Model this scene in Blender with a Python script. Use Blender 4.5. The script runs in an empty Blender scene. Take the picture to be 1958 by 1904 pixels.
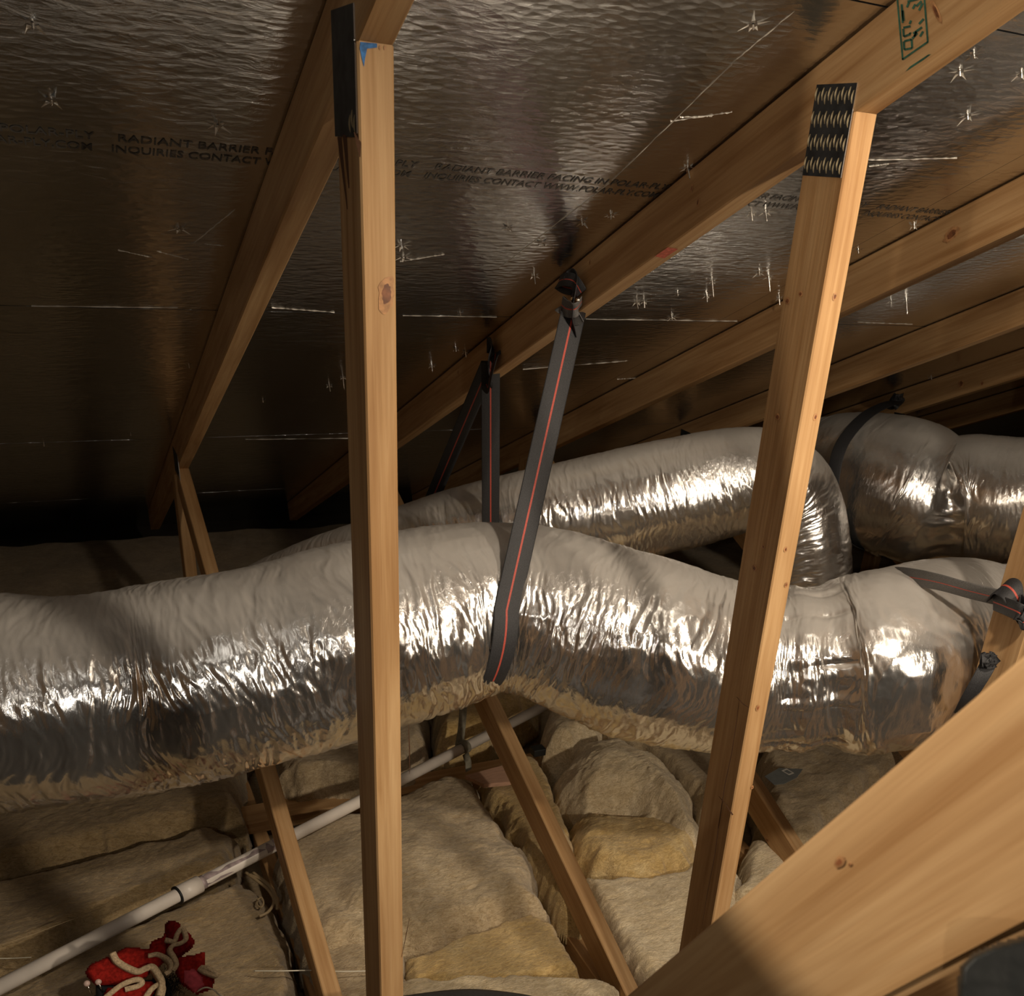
import bpy, bmesh, math, random
import numpy as np
from mathutils import Matrix, Vector

random.seed(7)
SC = bpy.context.scene
COL = SC.collection

# ------------------------------------------------------------------ camera
F, CX, CY, IW, IH = 1906.43656, 1130.84401, 1350.14314, 1958.0, 1904.0
CAM = np.array([-0.3246, -0.13319, -0.68114])
RM = np.array([[0.888055, -0.452573, 0.080849], [-0.149072, -0.449824, -0.880589], [0.434898, 0.769959, -0.466934]])
cd = bpy.data.cameras.new('camera'); cam = bpy.data.objects.new('camera', cd); COL.objects.link(cam)
m = Matrix.Identity(4)
for r in range(3):
    m[r][0] = RM[0][r]; m[r][1] = -RM[1][r]; m[r][2] = -RM[2][r]; m[r][3] = CAM[r]
cam.matrix_world = m
cd.sensor_fit = 'HORIZONTAL'; cd.sensor_width = 36.0
cd.lens = F * 36.0 / IW
cd.shift_x = -(CX - IW / 2) / IW
cd.shift_y = (CY - IH / 2) / IW
cd.clip_start = 0.02
cd.dof.use_dof = True; cd.dof.focus_distance = 1.8; cd.dof.aperture_fstop = 18
SC.camera = cam

# ------------------------------------------------------------------ world, lights, exposure
w = bpy.data.worlds.new('world'); SC.world = w; w.use_nodes = True
w.node_tree.nodes['Background'].inputs[0].default_value = (1.0, 0.8, 0.6, 1)
w.node_tree.nodes['Background'].inputs[1].default_value = 0.009
SC.view_settings.view_transform = 'Standard'
SC.view_settings.look = 'None'
SC.view_settings.exposure = 0.0
SC.view_settings.gamma = 1.0
SC.view_settings.use_curve_mapping = False

def lamp(name, kind, loc, energy, color, size, aim=None, cone=None, blend=0.1):
    l = bpy.data.lights.new(name, kind); l.energy = energy; l.color = color
    l.shadow_soft_size = size
    if cone: l.spot_size = cone; l.spot_blend = blend
    o = bpy.data.objects.new(name, l); COL.objects.link(o); o.location = loc
    if aim is not None:
        o.rotation_euler = Vector(aim).to_track_quat('-Z', 'Y').to_euler()
    return o
WARM = (1.0, 0.85, 0.675)
lamp('clamp_lamp', 'SPOT', (1.28, -1.35, -0.62), 155, WARM, 0.08, (-1.0, 3.1, -0.35), math.radians(96), 0.95)
lamp('attic_bulb', 'SPOT', (0.62, 0.00, -0.13), 92, WARM, 0.05, (0.45, 1.3, -1.9), math.radians(114), 1.0)
lamp('fill_light', 'POINT', (-1.00, -0.90, -0.35), 14.0, (1.0, 0.92, 0.82), 0.012)  # added fill light that lifts the dark left-hand faces of the lumber
lamp('work_lamp', 'SPOT', (-0.45, 0.33, -0.60), 14, WARM, 0.015, (0.986, -0.166, 0.007), math.radians(93), 0.02)

# ------------------------------------------------------------------ geometry of the place
TH = 0.43139                                    # roof pitch, 24.7 degrees
TAN, SIN, COS = math.tan(TH), math.sin(TH), math.cos(TH)
SP = 0.64412                                    # truss spacing
YP = 1.03961                                    # upslope face of the vertical webs
TW, DP = 0.038, 0.089                           # 2x4 lumber
ZBC = -2.40                                     # top of the bottom chords
NN = np.array([0, -SIN, -COS])                  # out of the sheathing, into the attic
DN = np.array([0, COS, -SIN])                   # down the slope
def ray(u, v): return np.array([(u - CX) / F, (v - CY) / F, 1.0]) @ RM
def hit(u, v, n, k):
    d = ray(u, v); n = np.array(n, float)
    return CAM + d * ((k - CAM @ n) / (d @ n))
def PX(u, v, x): return hit(u, v, (1, 0, 0), x)
def PY(u, v, y): return hit(u, v, (0, 1, 0), y)
def PZ(u, v, z): return hit(u, v, (0, 0, 1), z)
def PR(u, v, d=0.0): return hit(u, v, NN, d)
def PD(u, v, dist): return CAM + ray(u, v) * dist

# ------------------------------------------------------------------ noise
def _h(i, j, k, seed):
    n = (i.astype(np.int64) * 374761393 + j.astype(np.int64) * 668265263 + k.astype(np.int64) * 2147483647 + seed * 1274126177) & 0xFFFFFFFF
    n = ((n ^ (n >> 13)) * 1274126177) & 0xFFFFFFFF
    n = ((n ^ (n >> 16)) * 2246822519) & 0xFFFFFFFF
    return ((n ^ (n >> 15)) & 0xFFFFFF) / float(0xFFFFFF)
def noise(x, y, z=0.0, seed=0):
    x, y, z = np.broadcast_arrays(np.asarray(x, float), np.asarray(y, float), np.asarray(z, float))
    i, j, k = np.floor(x).astype(np.int64), np.floor(y).astype(np.int64), np.floor(z).astype(np.int64)
    fx, fy, fz = x - i, y - j, z - k
    fx, fy, fz = [t * t * t * (t * (t * 6 - 15) + 10) for t in (fx, fy, fz)]
    def L(a, b, t): return a + (b - a) * t
    r = []
    for dk in (0, 1):
        a = L(_h(i, j, k + dk, seed), _h(i + 1, j, k + dk, seed), fx)
        b = L(_h(i, j + 1, k + dk, seed), _h(i + 1, j + 1, k + dk, seed), fx)
        r.append(L(a, b, fy))
    return L(r[0], r[1], fz)
def fbm(x, y, z=0.0, seed=0, o=4):
    s = 0; a = 0.5; f = 1.0
    for q in range(o):
        s = s + a * noise(np.asarray(x) * f, np.asarray(y) * f, np.asarray(z) * f, seed + q * 17); a *= 0.5; f *= 2.03
    return s
def ridge(n): return 1.0 - np.abs(2 * n - 1)

# ------------------------------------------------------------------ object helpers
def tag(o, label=None, cat=None, group=None, kind=None):
    if label: o['label'] = label
    if cat: o['category'] = cat
    if group: o['group'] = group
    if kind: o['kind'] = kind
    return o
def thing(name, label, cat, loc=(0, 0, 0), group=None):
    o = bpy.data.objects.new(name, None); COL.objects.link(o); o.location = loc
    o.empty_display_size = 0.05
    return tag(o, label, cat, group)
def link(name, me, parent=None, smooth=False, mats=()):
    for mt in mats: me.materials.append(mt)
    if smooth:
        me.polygons.foreach_set('use_smooth', [True] * len(me.polygons))
    o = bpy.data.objects.new(name, me); COL.objects.link(o)
    if parent is not None:
        o.parent = parent; o.location = -Vector(parent.location)
    return o
def mesh(name, V, Fc, mats, parent=None, smooth=False, mi=None):
    me = bpy.data.meshes.new(name)
    me.from_pydata([tuple(map(float, v)) for v in V], [], [tuple(int(i) for i in f) for f in Fc])
    o = link(name, me, parent, smooth, mats)
    if mi is not None: me.polygons.foreach_set('material_index', mi)
    me.update()
    return o
def bmesh_obj(name, bm, mats, parent=None, smooth=False):
    me = bpy.data.meshes.new(name); bm.normal_update(); bm.to_mesh(me); bm.free()
    return link(name, me, parent, smooth, mats)
def copy_tree(o, parent=None):
    c = o.copy(); COL.objects.link(c)
    if parent is not None: c.parent = parent
    for ch in list(o.children): copy_tree(ch, c)
    return c
def catmull(P, n):
    P = np.array(P, float)
    Q = np.vstack([2 * P[0] - P[1], P, 2 * P[-1] - P[-2]])
    segs = len(P) - 1; out = []
    for t in np.linspace(0, segs, n):
        i = min(int(t), segs - 1); u = t - i
        a, b, c, d = Q[i], Q[i + 1], Q[i + 2], Q[i + 3]
        out.append(0.5 * ((2 * b) + (c - a) * u + (2 * a - 5 * b + 4 * c - d) * u * u + (3 * b - 3 * c + d - a) * u ** 3))
    return np.array(out)
def resample(P, n):
    P = np.array(P, float)
    d = np.r_[0, np.cumsum(np.linalg.norm(np.diff(P[:, :3], axis=0), axis=1))]
    t = np.linspace(0, d[-1], n)
    return np.stack([np.interp(t, d, P[:, k]) for k in range(P.shape[1])], 1), d[-1]
def nrm(v): v = np.asarray(v, float); return v / (np.linalg.norm(v, axis=-1, keepdims=True) + 1e-12)
def tube(name, P, r, mats, parent=None, sides=10, n=40, closed_ends=True):
    P = catmull(P, n) if len(P) > 2 else np.array(P, float)
    T = nrm(np.gradient(P, axis=0)); up = np.array([0.13, 0.31, 0.94])
    A = nrm(np.cross(T, up)); B = np.cross(T, A); V = []; Fc = []
    for i in range(len(P)):
        for k in range(sides):
            a = 2 * math.pi * k / sides
            V.append(P[i] + r * (math.cos(a) * A[i] + math.sin(a) * B[i]))
    for i in range(len(P) - 1):
        for k in range(sides):
            k2 = (k + 1) % sides
            Fc.append((i * sides + k, i * sides + k2, (i + 1) * sides + k2, (i + 1) * sides + k))
    if closed_ends:
        Fc.append(tuple(range(sides))[::-1]); Fc.append(tuple((len(P) - 1) * sides + k for k in range(sides)))
    return mesh(name, V, Fc, mats, parent, True)
def ribbon(name, P, Wd, width, thick, mats, parent=None, stripe=0.075, smooth=True):
    """flat webbing: path P, width directions Wd; a central stripe is the second material"""
    P = np.array(P, float); Wd = nrm(np.array(Wd, float)); T = nrm(np.gradient(P, axis=0))
    Wd = nrm(Wd - T * (Wd * T).sum(1, keepdims=True)); N = np.cross(T, Wd)
    cs = [-0.5, -0.46, -stripe / 2, stripe / 2, 0.46, 0.5]; m_ = len(cs)
    V = []; Fc = []; mi = []
    for i in range(len(P)):
        for sgn in (1, -1):
            for c in cs:
                V.append(P[i] + Wd[i] * c * width + N[i] * sgn * thick / 2 * (0.4 if abs(c) == 0.5 else 1))
    st = 2 * m_
    for i in range(len(P) - 1):
        a, b = i * st, (i + 1) * st
        for j in range(m_ - 1):
            Fc.append((a + j, b + j, b + j + 1, a + j + 1)); mi.append(1 if j == 2 and len(mats) > 1 else 0)
            Fc.append((a + m_ + j, a + m_ + j + 1, b + m_ + j + 1, b + m_ + j)); mi.append(1 if j == 2 and len(mats) > 1 else 0)
        Fc.append((a, a + m_, b + m_, b)); mi.append(0)
        Fc.append((a + m_ - 1, b + m_ - 1, b + 2 * m_ - 1, a + 2 * m_ - 1)); mi.append(0)
    for a in (0, (len(P) - 1) * st):
        for j in range(m_ - 1):
            Fc.append((a + j, a + j + 1, a + m_ + j + 1, a + m_ + j)); mi.append(0)
    return mesh(name, V, Fc, mats, parent, smooth, mi)
def add_box(bm, lo, hi, bevel=0.0):
    r = bmesh.ops.create_cube(bm, size=1.0)
    vs = r['verts']
    for v in vs:
        v.co = Vector([lo[k] + (v.co[k] + 0.5) * (hi[k] - lo[k]) for k in range(3)])
    if bevel:
        es = list({e for v in vs for e in v.link_edges})
        bmesh.ops.bevel(bm, geom=es, offset=bevel, segments=2, affect='EDGES', profile=0.6)

# ------------------------------------------------------------------ materials
def mat(name):
    mt = bpy.data.materials.new(name); mt.use_nodes = True
    nt = mt.node_tree; b = nt.nodes['Principled BSDF']
    return mt, nt, b
def N(nt, kind, **kw):
    n = nt.nodes.new(kind)
    for k, v in kw.items():
        if k.startswith('i_'):
            key = k[2:]; n.inputs[int(key) if key.isdigit() else key.replace('_', ' ')].default_value = v
        else: setattr(n, k, v)
    return n
def mapped(nt, scale, rnd=True, coord='Object'):
    tc = N(nt, 'ShaderNodeTexCoord'); mp = N(nt, 'ShaderNodeMapping')
    mp.inputs['Scale'].default_value = scale
    nt.links.new(tc.outputs[coord], mp.inputs['Vector'])
    if rnd:
        oi = N(nt, 'ShaderNodeObjectInfo'); ml = N(nt, 'ShaderNodeMath', operation='MULTIPLY', i_1=37.0)
        nt.links.new(oi.outputs['Random'], ml.inputs[0]); nt.links.new(ml.outputs[0], mp.inputs['Location'])
    return mp
def ramp(nt, src, stops):
    r = N(nt, 'ShaderNodeValToRGB'); e = r.color_ramp.elements
    while len(e) < len(stops): e.new(0.5)
    for el, (p, c) in zip(e, stops):
        el.position = p; el.color = (*c, 1) if len(c) == 3 else c
    nt.links.new(src, r.inputs[0]); return r
def wood(name, pale, mid, dark):
    mt, nt, b = mat(name)
    mp = mapped(nt, (1.3, 30, 30))
    n1 = N(nt, 'ShaderNodeTexNoise', i_Scale=1.6, i_Detail=5.0, i_Roughness=0.6, i_Distortion=0.5)
    nt.links.new(mp.outputs[0], n1.inputs['Vector'])
    mp2 = mapped(nt, (6, 170, 170))
    n2 = N(nt, 'ShaderNodeTexNoise', i_Scale=1.0, i_Detail=3.0)
    nt.links.new(mp2.outputs[0], n2.inputs['Vector'])
    mp4 = mapped(nt, (1.7, 7, 7))
    n4 = N(nt, 'ShaderNodeTexNoise', i_Scale=2.0, i_Detail=2.0)
    nt.links.new(mp4.outputs[0], n4.inputs['Vector'])
    r1 = ramp(nt, n1.outputs[0], [(0.30, dark), (0.46, mid), (0.66, pale)])
    r4 = ramp(nt, n4.outputs[0], [(0.3, (0.82, 0.76, 0.70)), (0.7, (1.06, 1.05, 1.03))])
    r2 = ramp(nt, n2.outputs[0], [(0.30, (0.86, 0.82, 0.78)), (0.62, (1, 1, 1))])
    mx = N(nt, 'ShaderNodeMix', data_type='RGBA', blend_type='MULTIPLY'); mx.inputs[0].default_value = 1
    nt.links.new(r1.outputs[0], mx.inputs[6]); nt.links.new(r2.outputs[0], mx.inputs[7])
    mx2 = N(nt, 'ShaderNodeMix', data_type='RGBA', blend_type='MULTIPLY'); mx2.inputs[0].default_value = 1
    nt.links.new(mx.outputs[2], mx2.inputs[6]); nt.links.new(r4.outputs[0], mx2.inputs[7])
    nt.links.new(mx2.outputs[2], b.inputs['Base Color'])
    b.inputs['Roughness'].default_value = 0.62
    b.inputs['Specular IOR Level'].default_value = 0.3
    bp = N(nt, 'ShaderNodeBump', i_Strength=0.25, i_Distance=0.002)
    nt.links.new(n2.outputs[0], bp.inputs['Height']); nt.links.new(bp.outputs[0], b.inputs['Normal'])
    return mt
WOOD = wood('pine', (0.585, 0.385, 0.195), (0.50, 0.31, 0.145), (0.39, 0.22, 0.09))
def plain(name, col, rough=0.6, metal=0.0, spec=0.4, nscale=None, var=0.25, bump=0.0, aniso=None):
    mt, nt, b = mat(name)
    b.inputs['Base Color'].default_value = (*col, 1); b.inputs['Roughness'].default_value = rough
    b.inputs['Metallic'].default_value = metal; b.inputs['Specular IOR Level'].default_value = spec
    if nscale:
        mp = mapped(nt, aniso or (1, 1, 1))
        n = N(nt, 'ShaderNodeTexNoise', i_Scale=nscale, i_Detail=4.0); nt.links.new(mp.outputs[0], n.inputs['Vector'])
        r = ramp(nt, n.outputs[0], [(0.3, tuple(c * (1 - var) for c in col)), (0.7, tuple(min(1, c * (1 + var)) for c in col))])
        nt.links.new(r.outputs[0], b.inputs['Base Color'])
        if bump:
            bp = N(nt, 'ShaderNodeBump', i_Strength=1.0, i_Distance=bump)
            nt.links.new(n.outputs[0], bp.inputs['Height']); nt.links.new(bp.outputs[0], b.inputs['Normal'])
    return mt
KNOT = plain('knot_wood', (0.20, 0.075, 0.03), 0.5, nscale=90, var=0.5)
KNOT_PALE = plain('knot_ring_wood', (0.42, 0.215, 0.09), 0.55, nscale=120, var=0.35)
PLATE = plain('galvanised_plate', (0.035, 0.037, 0.040), 0.5, 0.3, nscale=60, var=0.5)
PLATE_EDGE = plain('plate_cut_edge', (0.75, 0.76, 0.78), 0.25, 1.0)
TOOTH = plain('plate_tooth', (0.27, 0.22, 0.13), 0.5, 0.3)
STEEL = plain('bright_steel', (0.85, 0.83, 0.78), 0.22, 1.0)
STAMP = plain('green_stamp_ink', (0.035, 0.115, 0.075), 0.7, nscale=120, var=0.5)
BLUE = plain('blue_marker', (0.03, 0.16, 0.42), 0.6, nscale=150, var=0.5)
REDMARK = plain('red_marker', (0.55, 0.13, 0.08), 0.7, nscale=150, var=0.3)
INK = plain('lettering_ink', (0.075, 0.068, 0.06), 0.6)
WEB = plain('black_webbing', (0.022, 0.022, 0.024), 0.62, spec=0.55, nscale=700, var=0.6, bump=0.0006)
WEBG = plain('grey_webbing', (0.11, 0.105, 0.10), 0.6, spec=0.5, nscale=700, var=0.4, bump=0.0005)
STRIPE = plain('red_stripe', (0.46, 0.075, 0.05), 0.6, nscale=500, var=0.2)
PVC = plain('white_pvc', (0.68, 0.62, 0.55), 0.38, nscale=14, var=0.10)
PRIMER = plain('primer_stain', (0.30, 0.24, 0.24), 0.45, nscale=60, var=0.35)
RUBBER = plain('black_ring', (0.01, 0.01, 0.01), 0.5)
PIPESTRAP = plain('grey_strap', (0.22, 0.205, 0.155), 0.5, nscale=80, var=0.3)
REDFELT = plain('red_felt', (0.24, 0.012, 0.008), 0.95, spec=0.1, nscale=160, var=0.4, bump=0.001)
DARKFELT = plain('dark_red_felt', (0.14, 0.006, 0.006), 0.95, spec=0.1, nscale=160, var=0.4, bump=0.001)
PINK = plain('pink_felt', (0.45, 0.07, 0.09), 0.9, spec=0.1, nscale=90, var=0.3, bump=0.001)
CREAM = plain('cream_trim', (0.46, 0.345, 0.215), 0.95, spec=0.1, nscale=260, var=0.3, bump=0.0015)
FUR = plain('black_fur', (0.008, 0.008, 0.009), 0.8)
PEARL = plain('pearl', (0.55, 0.40, 0.34), 0.35)
PAPER = plain('grey_blue_paper', (0.16, 0.17, 0.165), 0.7, nscale=40, var=0.15)
WHITEINK = plain('white_ink', (0.62, 0.60, 0.54), 0.7)
WIRE = plain('white_wire', (0.62, 0.58, 0.46), 0.5)
CABLE = plain('tan_cable', (0.36, 0.27, 0.15), 0.5)
BLACKP = plain('black_fabric', (0.012, 0.013, 0.012), 0.55, nscale=30, var=0.5)
GREYP = plain('slate_grey_cloth', (0.04, 0.037, 0.036), 0.6, nscale=200, var=0.2)
SCRAP = plain('pinkish_board', (0.50, 0.30, 0.20), 0.7, nscale=30, var=0.15, aniso=(1, 8, 8))
GYPSUM = plain('gypsum', (0.05, 0.04, 0.028), 0.9, nscale=8, var=0.2)
PLYWOOD = plain('plywood', (0.36, 0.22, 0.10), 0.7, nscale=6, var=0.2, aniso=(1, 10, 1))

def foil(name, col, rough, s1, d1, s2, d2, metal=1.0):
    mt, nt, b = mat(name)
    b.inputs['Metallic'].default_value = metal; b.inputs['Base Color'].default_value = (*col, 1)
    b.inputs['Roughness'].default_value = rough
    mp = mapped(nt, s1, False)
    n1 = N(nt, 'ShaderNodeTexNoise', i_Scale=1.0, i_Detail=5.0, i_Roughness=0.62, i_Distortion=0.8)
    nt.links.new(mp.outputs[0], n1.inputs['Vector'])
    mp2 = mapped(nt, s2, False)
    n2 = N(nt, 'ShaderNodeTexVoronoi', feature='F1', i_Scale=1.0); nt.links.new(mp2.outputs[0], n2.inputs['Vector'])
    tcm = N(nt, 'ShaderNodeTexCoord'); nm = N(nt, 'ShaderNodeTexNoise', i_Scale=3.1, i_Detail=3.0); nt.links.new(tcm.outputs['Object'], nm.inputs['Vector'])
    mm = N(nt, 'ShaderNodeMapRange'); mm.inputs[1].default_value = 0.38; mm.inputs[2].default_value = 0.66; mm.inputs[3].default_value = 0.18; mm.inputs[4].default_value = 1.0
    nt.links.new(nm.outputs[0], mm.inputs[0]); mu = N(nt, 'ShaderNodeMath', operation='MULTIPLY'); nt.links.new(n1.outputs[0], mu.inputs[0]); nt.links.new(mm.outputs[0], mu.inputs[1])
    b1 = N(nt, 'ShaderNodeBump', i_Strength=1.0, i_Distance=d1); nt.links.new(mu.outputs[0], b1.inputs['Height'])
    b2 = N(nt, 'ShaderNodeBump', i_Strength=1.0, i_Distance=d2); nt.links.new(n2.outputs[0], b2.inputs['Height'])
    nt.links.new(b1.outputs[0], b2.inputs['Normal']); nt.links.new(b2.outputs[0], b.inputs['Normal'])
    nr = N(nt, 'ShaderNodeTexNoise', i_Scale=2.2, i_Detail=2.0)
    tc = N(nt, 'ShaderNodeTexCoord'); nt.links.new(tc.outputs['Object'], nr.inputs['Vector'])
    mr = N(nt, 'ShaderNodeMapRange'); mr.inputs[3].default_value = rough * 0.75; mr.inputs[4].default_value = rough * 1.3
    nt.links.new(nr.outputs[0], mr.inputs[0]); nt.links.new(mr.outputs[0], b.inputs['Roughness'])
    return mt
FOIL = foil('radiant_barrier_foil', (0.76, 0.775, 0.785), 0.19, (18, 46, 46), 0.0019, (45, 90, 90), 0.0006, 1.0)
DUCT = foil('duct_jacket_foil', (0.84, 0.82, 0.79), 0.17, (110, 110, 40), 0.0014, (160, 160, 90), 0.00008, 0.95)
nt_ = DUCT.node_tree; pb = nt_.nodes['Principled BSDF']       # settled dust on what faces up
ge = N(nt_, 'ShaderNodeNewGeometry'); sx = N(nt_, 'ShaderNodeSeparateXYZ'); nt_.links.new(ge.outputs['Normal'], sx.inputs[0])
dn = N(nt_, 'ShaderNodeTexNoise', i_Scale=9.0, i_Detail=4.0); tcd = N(nt_, 'ShaderNodeTexCoord'); nt_.links.new(tcd.outputs['Object'], dn.inputs['Vector'])
ad = N(nt_, 'ShaderNodeMath', operation='MULTIPLY_ADD', i_1=0.35, i_2=-0.175); nt_.links.new(dn.outputs[0], ad.inputs[0])
ad2 = N(nt_, 'ShaderNodeMath', operation='ADD'); nt_.links.new(sx.outputs[2], ad2.inputs[0]); nt_.links.new(ad.outputs[0], ad2.inputs[1])
mr_ = N(nt_, 'ShaderNodeMapRange', interpolation_type='SMOOTHSTEP'); nt_.links.new(ad2.outputs[0], mr_.inputs[0])
mr_.inputs[1].default_value = 0.35; mr_.inputs[2].default_value = 0.95; mr_.inputs[3].default_value = 0.0; mr_.inputs[4].default_value = 0.72
db = N(nt_, 'ShaderNodeBsdfDiffuse'); db.inputs[0].default_value = (0.50, 0.47, 0.43, 1)
ms = N(nt_, 'ShaderNodeMixShader'); nt_.links.new(mr_.outputs[0], ms.inputs[0]); nt_.links.new(pb.outputs[0], ms.inputs[1]); nt_.links.new(db.outputs[0], ms.inputs[2])
nt_.links.new(ms.outputs[0], nt_.nodes['Material Output'].inputs['Surface'])
FOILTEAR = plain('torn_foil', (0.80, 0.75, 0.66), 0.35, 0.25)

def batt_mat(name, a, b_, c):
    mt, nt, b = mat(name)
    mp = mapped(nt, (1, 1, 1))
    n1 = N(nt, 'ShaderNodeTexNoise', i_Scale=7.0, i_Detail=6.0, i_Roughness=0.65, i_Distortion=1.2)
    nt.links.new(mp.outputs[0], n1.inputs['Vector'])
    mp2 = mapped(nt, (60, 190, 120))
    n2 = N(nt, 'ShaderNodeTexNoise', i_Scale=1.0, i_Detail=5.0, i_Distortion=2.0); nt.links.new(mp2.outputs[0], n2.inputs['Vector'])
    r1 = ramp(nt, n1.outputs[0], [(0.30, a), (0.5, b_), (0.72, c)])
    r2 = ramp(nt, n2.outputs[0], [(0.30, (0.70, 0.65, 0.56)), (0.58, (1.04, 1.03, 1.0))])
    mp3 = mapped(nt, (11, 30, 22)); n3 = N(nt, 'ShaderNodeTexNoise', i_Scale=1.0, i_Detail=8.0, i_Roughness=0.7, i_Distortion=3.5); nt.links.new(mp3.outputs[0], n3.inputs['Vector'])
    r3 = ramp(nt, n3.outputs[0], [(0.32, (0.74, 0.69, 0.60)), (0.50, (0.98, 0.97, 0.95)), (0.68, (1.12, 1.11, 1.10))])
    mx = N(nt, 'ShaderNodeMix', data_type='RGBA', blend_type='MULTIPLY'); mx.inputs[0].default_value = 1
    nt.links.new(r1.outputs[0], mx.inputs[6]); nt.links.new(r2.outputs[0], mx.inputs[7])
    mxb = N(nt, 'ShaderNodeMix', data_type='RGBA', blend_type='MULTIPLY'); mxb.inputs[0].default_value = 1
    nt.links.new(mx.outputs[2], mxb.inputs[6]); nt.links.new(r3.outputs[0], mxb.inputs[7])
    nt.links.new(mxb.outputs[2], b.inputs['Base Color'])
    b.inputs['Roughness'].default_value = 1.0; b.inputs['Specular IOR Level'].default_value = 0.05
    b.inputs['Sheen Weight'].default_value = 0.25; b.inputs['Sheen Roughness'].default_value = 0.6
    bp = N(nt, 'ShaderNodeBump', i_Strength=0.9, i_Distance=0.004); nt.links.new(n2.outputs[0], bp.inputs['Height'])
    bp1 = N(nt, 'ShaderNodeBump', i_Strength=0.4, i_Distance=0.008); nt.links.new(n1.outputs[0], bp1.inputs['Height'])
    nt.links.new(bp1.outputs[0], bp.inputs['Normal']); nt.links.new(bp.outputs[0], b.inputs['Normal'])
    return mt
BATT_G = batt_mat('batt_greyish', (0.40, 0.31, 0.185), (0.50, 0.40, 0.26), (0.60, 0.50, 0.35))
BATT_BROWN_SHADED = batt_mat('batt_brown_shaded', (0.24, 0.17, 0.08), (0.32, 0.235, 0.125), (0.40, 0.30, 0.17))  # browner fibre, darkened further to put shade into the colour
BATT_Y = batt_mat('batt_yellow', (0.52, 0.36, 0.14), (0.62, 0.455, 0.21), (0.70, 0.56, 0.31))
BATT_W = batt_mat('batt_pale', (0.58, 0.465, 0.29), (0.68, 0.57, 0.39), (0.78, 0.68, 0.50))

# ------------------------------------------------------------------ roof sheathing, floor, far walls
def slope_pt(x, s, d=0.0): return np.array([x, 0, 0]) + DN * s + NN * d
SE = [1.4495, 2.3165]                                  # a crossing seam read off the photo
ss = PR(940, 605)[1] / COS
seams = [ss - 2.44, ss - 1.22, ss, ss + 1.30, ss + 2.52]
edges = [-3.4, ] + seams + [6.4]
V, Fc, mi = [], [], []
for a, b in zip(edges[:-1], edges[1:]):
    for x0, x1 in ((-2.6, -1.22), (-1.22, 1.22), (1.22, 3.66), (3.66, 6.6)):
        g = 0.0016; i0 = len(V); jit = 0.0005
        for dd in (0.0, -0.012):
            V += [slope_pt(x0 + g * .3, a + g, dd), slope_pt(x1 - g * .3, a + g, dd), slope_pt(x1 - g * .3, b - g, dd), slope_pt(x0 + g * .3, b - g, dd)]
        q = lambda *k: tuple(i0 + t for t in k)
        Fc += [q(0, 1, 2, 3), q(7, 6, 5, 4), q(0, 4, 5, 1), q(1, 5, 6, 2), q(2, 6, 7, 3), q(3, 7, 4, 0)]
        mi += [0, 1, 0, 0, 0, 0]
ceiling = mesh('ceiling', V, Fc, [FOIL, PLYWOOD], None, False, mi)
tag(ceiling, 'foil-faced roof sheathing sloping down to the eave', kind='structure')
# the other slope of the roof, behind the camera
yr = -3.4 * COS; zr = 3.4 * SIN
V = [(-2.6, yr, zr + .01), (6.6, yr, zr + .01), (6.6, yr - 6, zr - 6 * TAN), (-2.6, yr - 6, zr - 6 * TAN)]
V += [(x, y, z + .012) for x, y, z in V]
o = mesh('ceiling_back', V, [(3, 2, 1, 0), (4, 5, 6, 7), (0, 1, 5, 4), (1, 2, 6, 5), (2, 3, 7, 6), (3, 0, 4, 7)], [FOIL]); tag(o, 'far slope of the roof', kind='structure')
bm = bmesh.new(); add_box(bm, (-2.6, -8, -2.505), (6.6, 6.2, -2.49)); o = bmesh_obj('floor', bm, [GYPSUM]); tag(o, 'ceiling board under the insulation', kind='structure')
bm = bmesh.new(); add_box(bm, (-2.65, -8, -2.49), (-2.6, 6.2, 2.0)); o = bmesh_obj('wall_left', bm, [PLYWOOD]); tag(o, 'gable wall', kind='structure')
bm = bmesh.new(); add_box(bm, (6.6, -8, -2.49), (6.65, 6.2, 2.0)); o = bmesh_obj('wall_right', bm, [PLYWOOD]); tag(o, 'gable wall', kind='structure')

# printed lettering on the foil, two lines repeated along the roof
def text_mesh(s, width, height, bold=0.0):
    cu = bpy.data.curves.new('t', 'FONT'); cu.body = s; cu.size = 1.0; cu.offset = bold; cu.resolution_u = 3
    to = bpy.data.objects.new('t', cu); COL.objects.link(to)
    bpy.context.view_layer.update()
    dg = bpy.context.evaluated_depsgraph_get()
    me = bpy.data.meshes.new_from_object(to.evaluated_get(dg))
    bpy.data.objects.remove(to)
    co = np.array([v.co[:] for v in me.vertices])
    lo, hi = co.min(0), co.max(0)
    co[:, 0] = (co[:, 0] - lo[0]) / (hi[0] - lo[0]) * width
    co[:, 1] = co[:, 1] / 0.70 * height; co[:, 2] = 0
    return me, co
PER = 0.436
def letter_line(s, width, x0, y):
    me0, co = text_mesh(s, width, 0.019, 0.004)
    for k in range(-1, 5):
        if k == 4: continue
        me = me0.copy()
        W_ = np.array([x0 + k * PER, 0, 0]) + np.outer(co[:, 0], [1, 0, 0]) + DN * (y / COS) - np.outer(co[:, 1], DN) + NN * 0.0008
        me.vertices.foreach_set('co', W_.ravel()); me.update()
        link('printed_lettering', me, ceiling, False, [INK])
letter_line('RADIANT BARRIER FACING IN POLAR-PLY', 0.408, -0.196, 1.4975)
letter_line('INQUIRIES CONTACT WWW.POLAR-PLY.COM', 0.412, -0.203, 1.5265)

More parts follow.
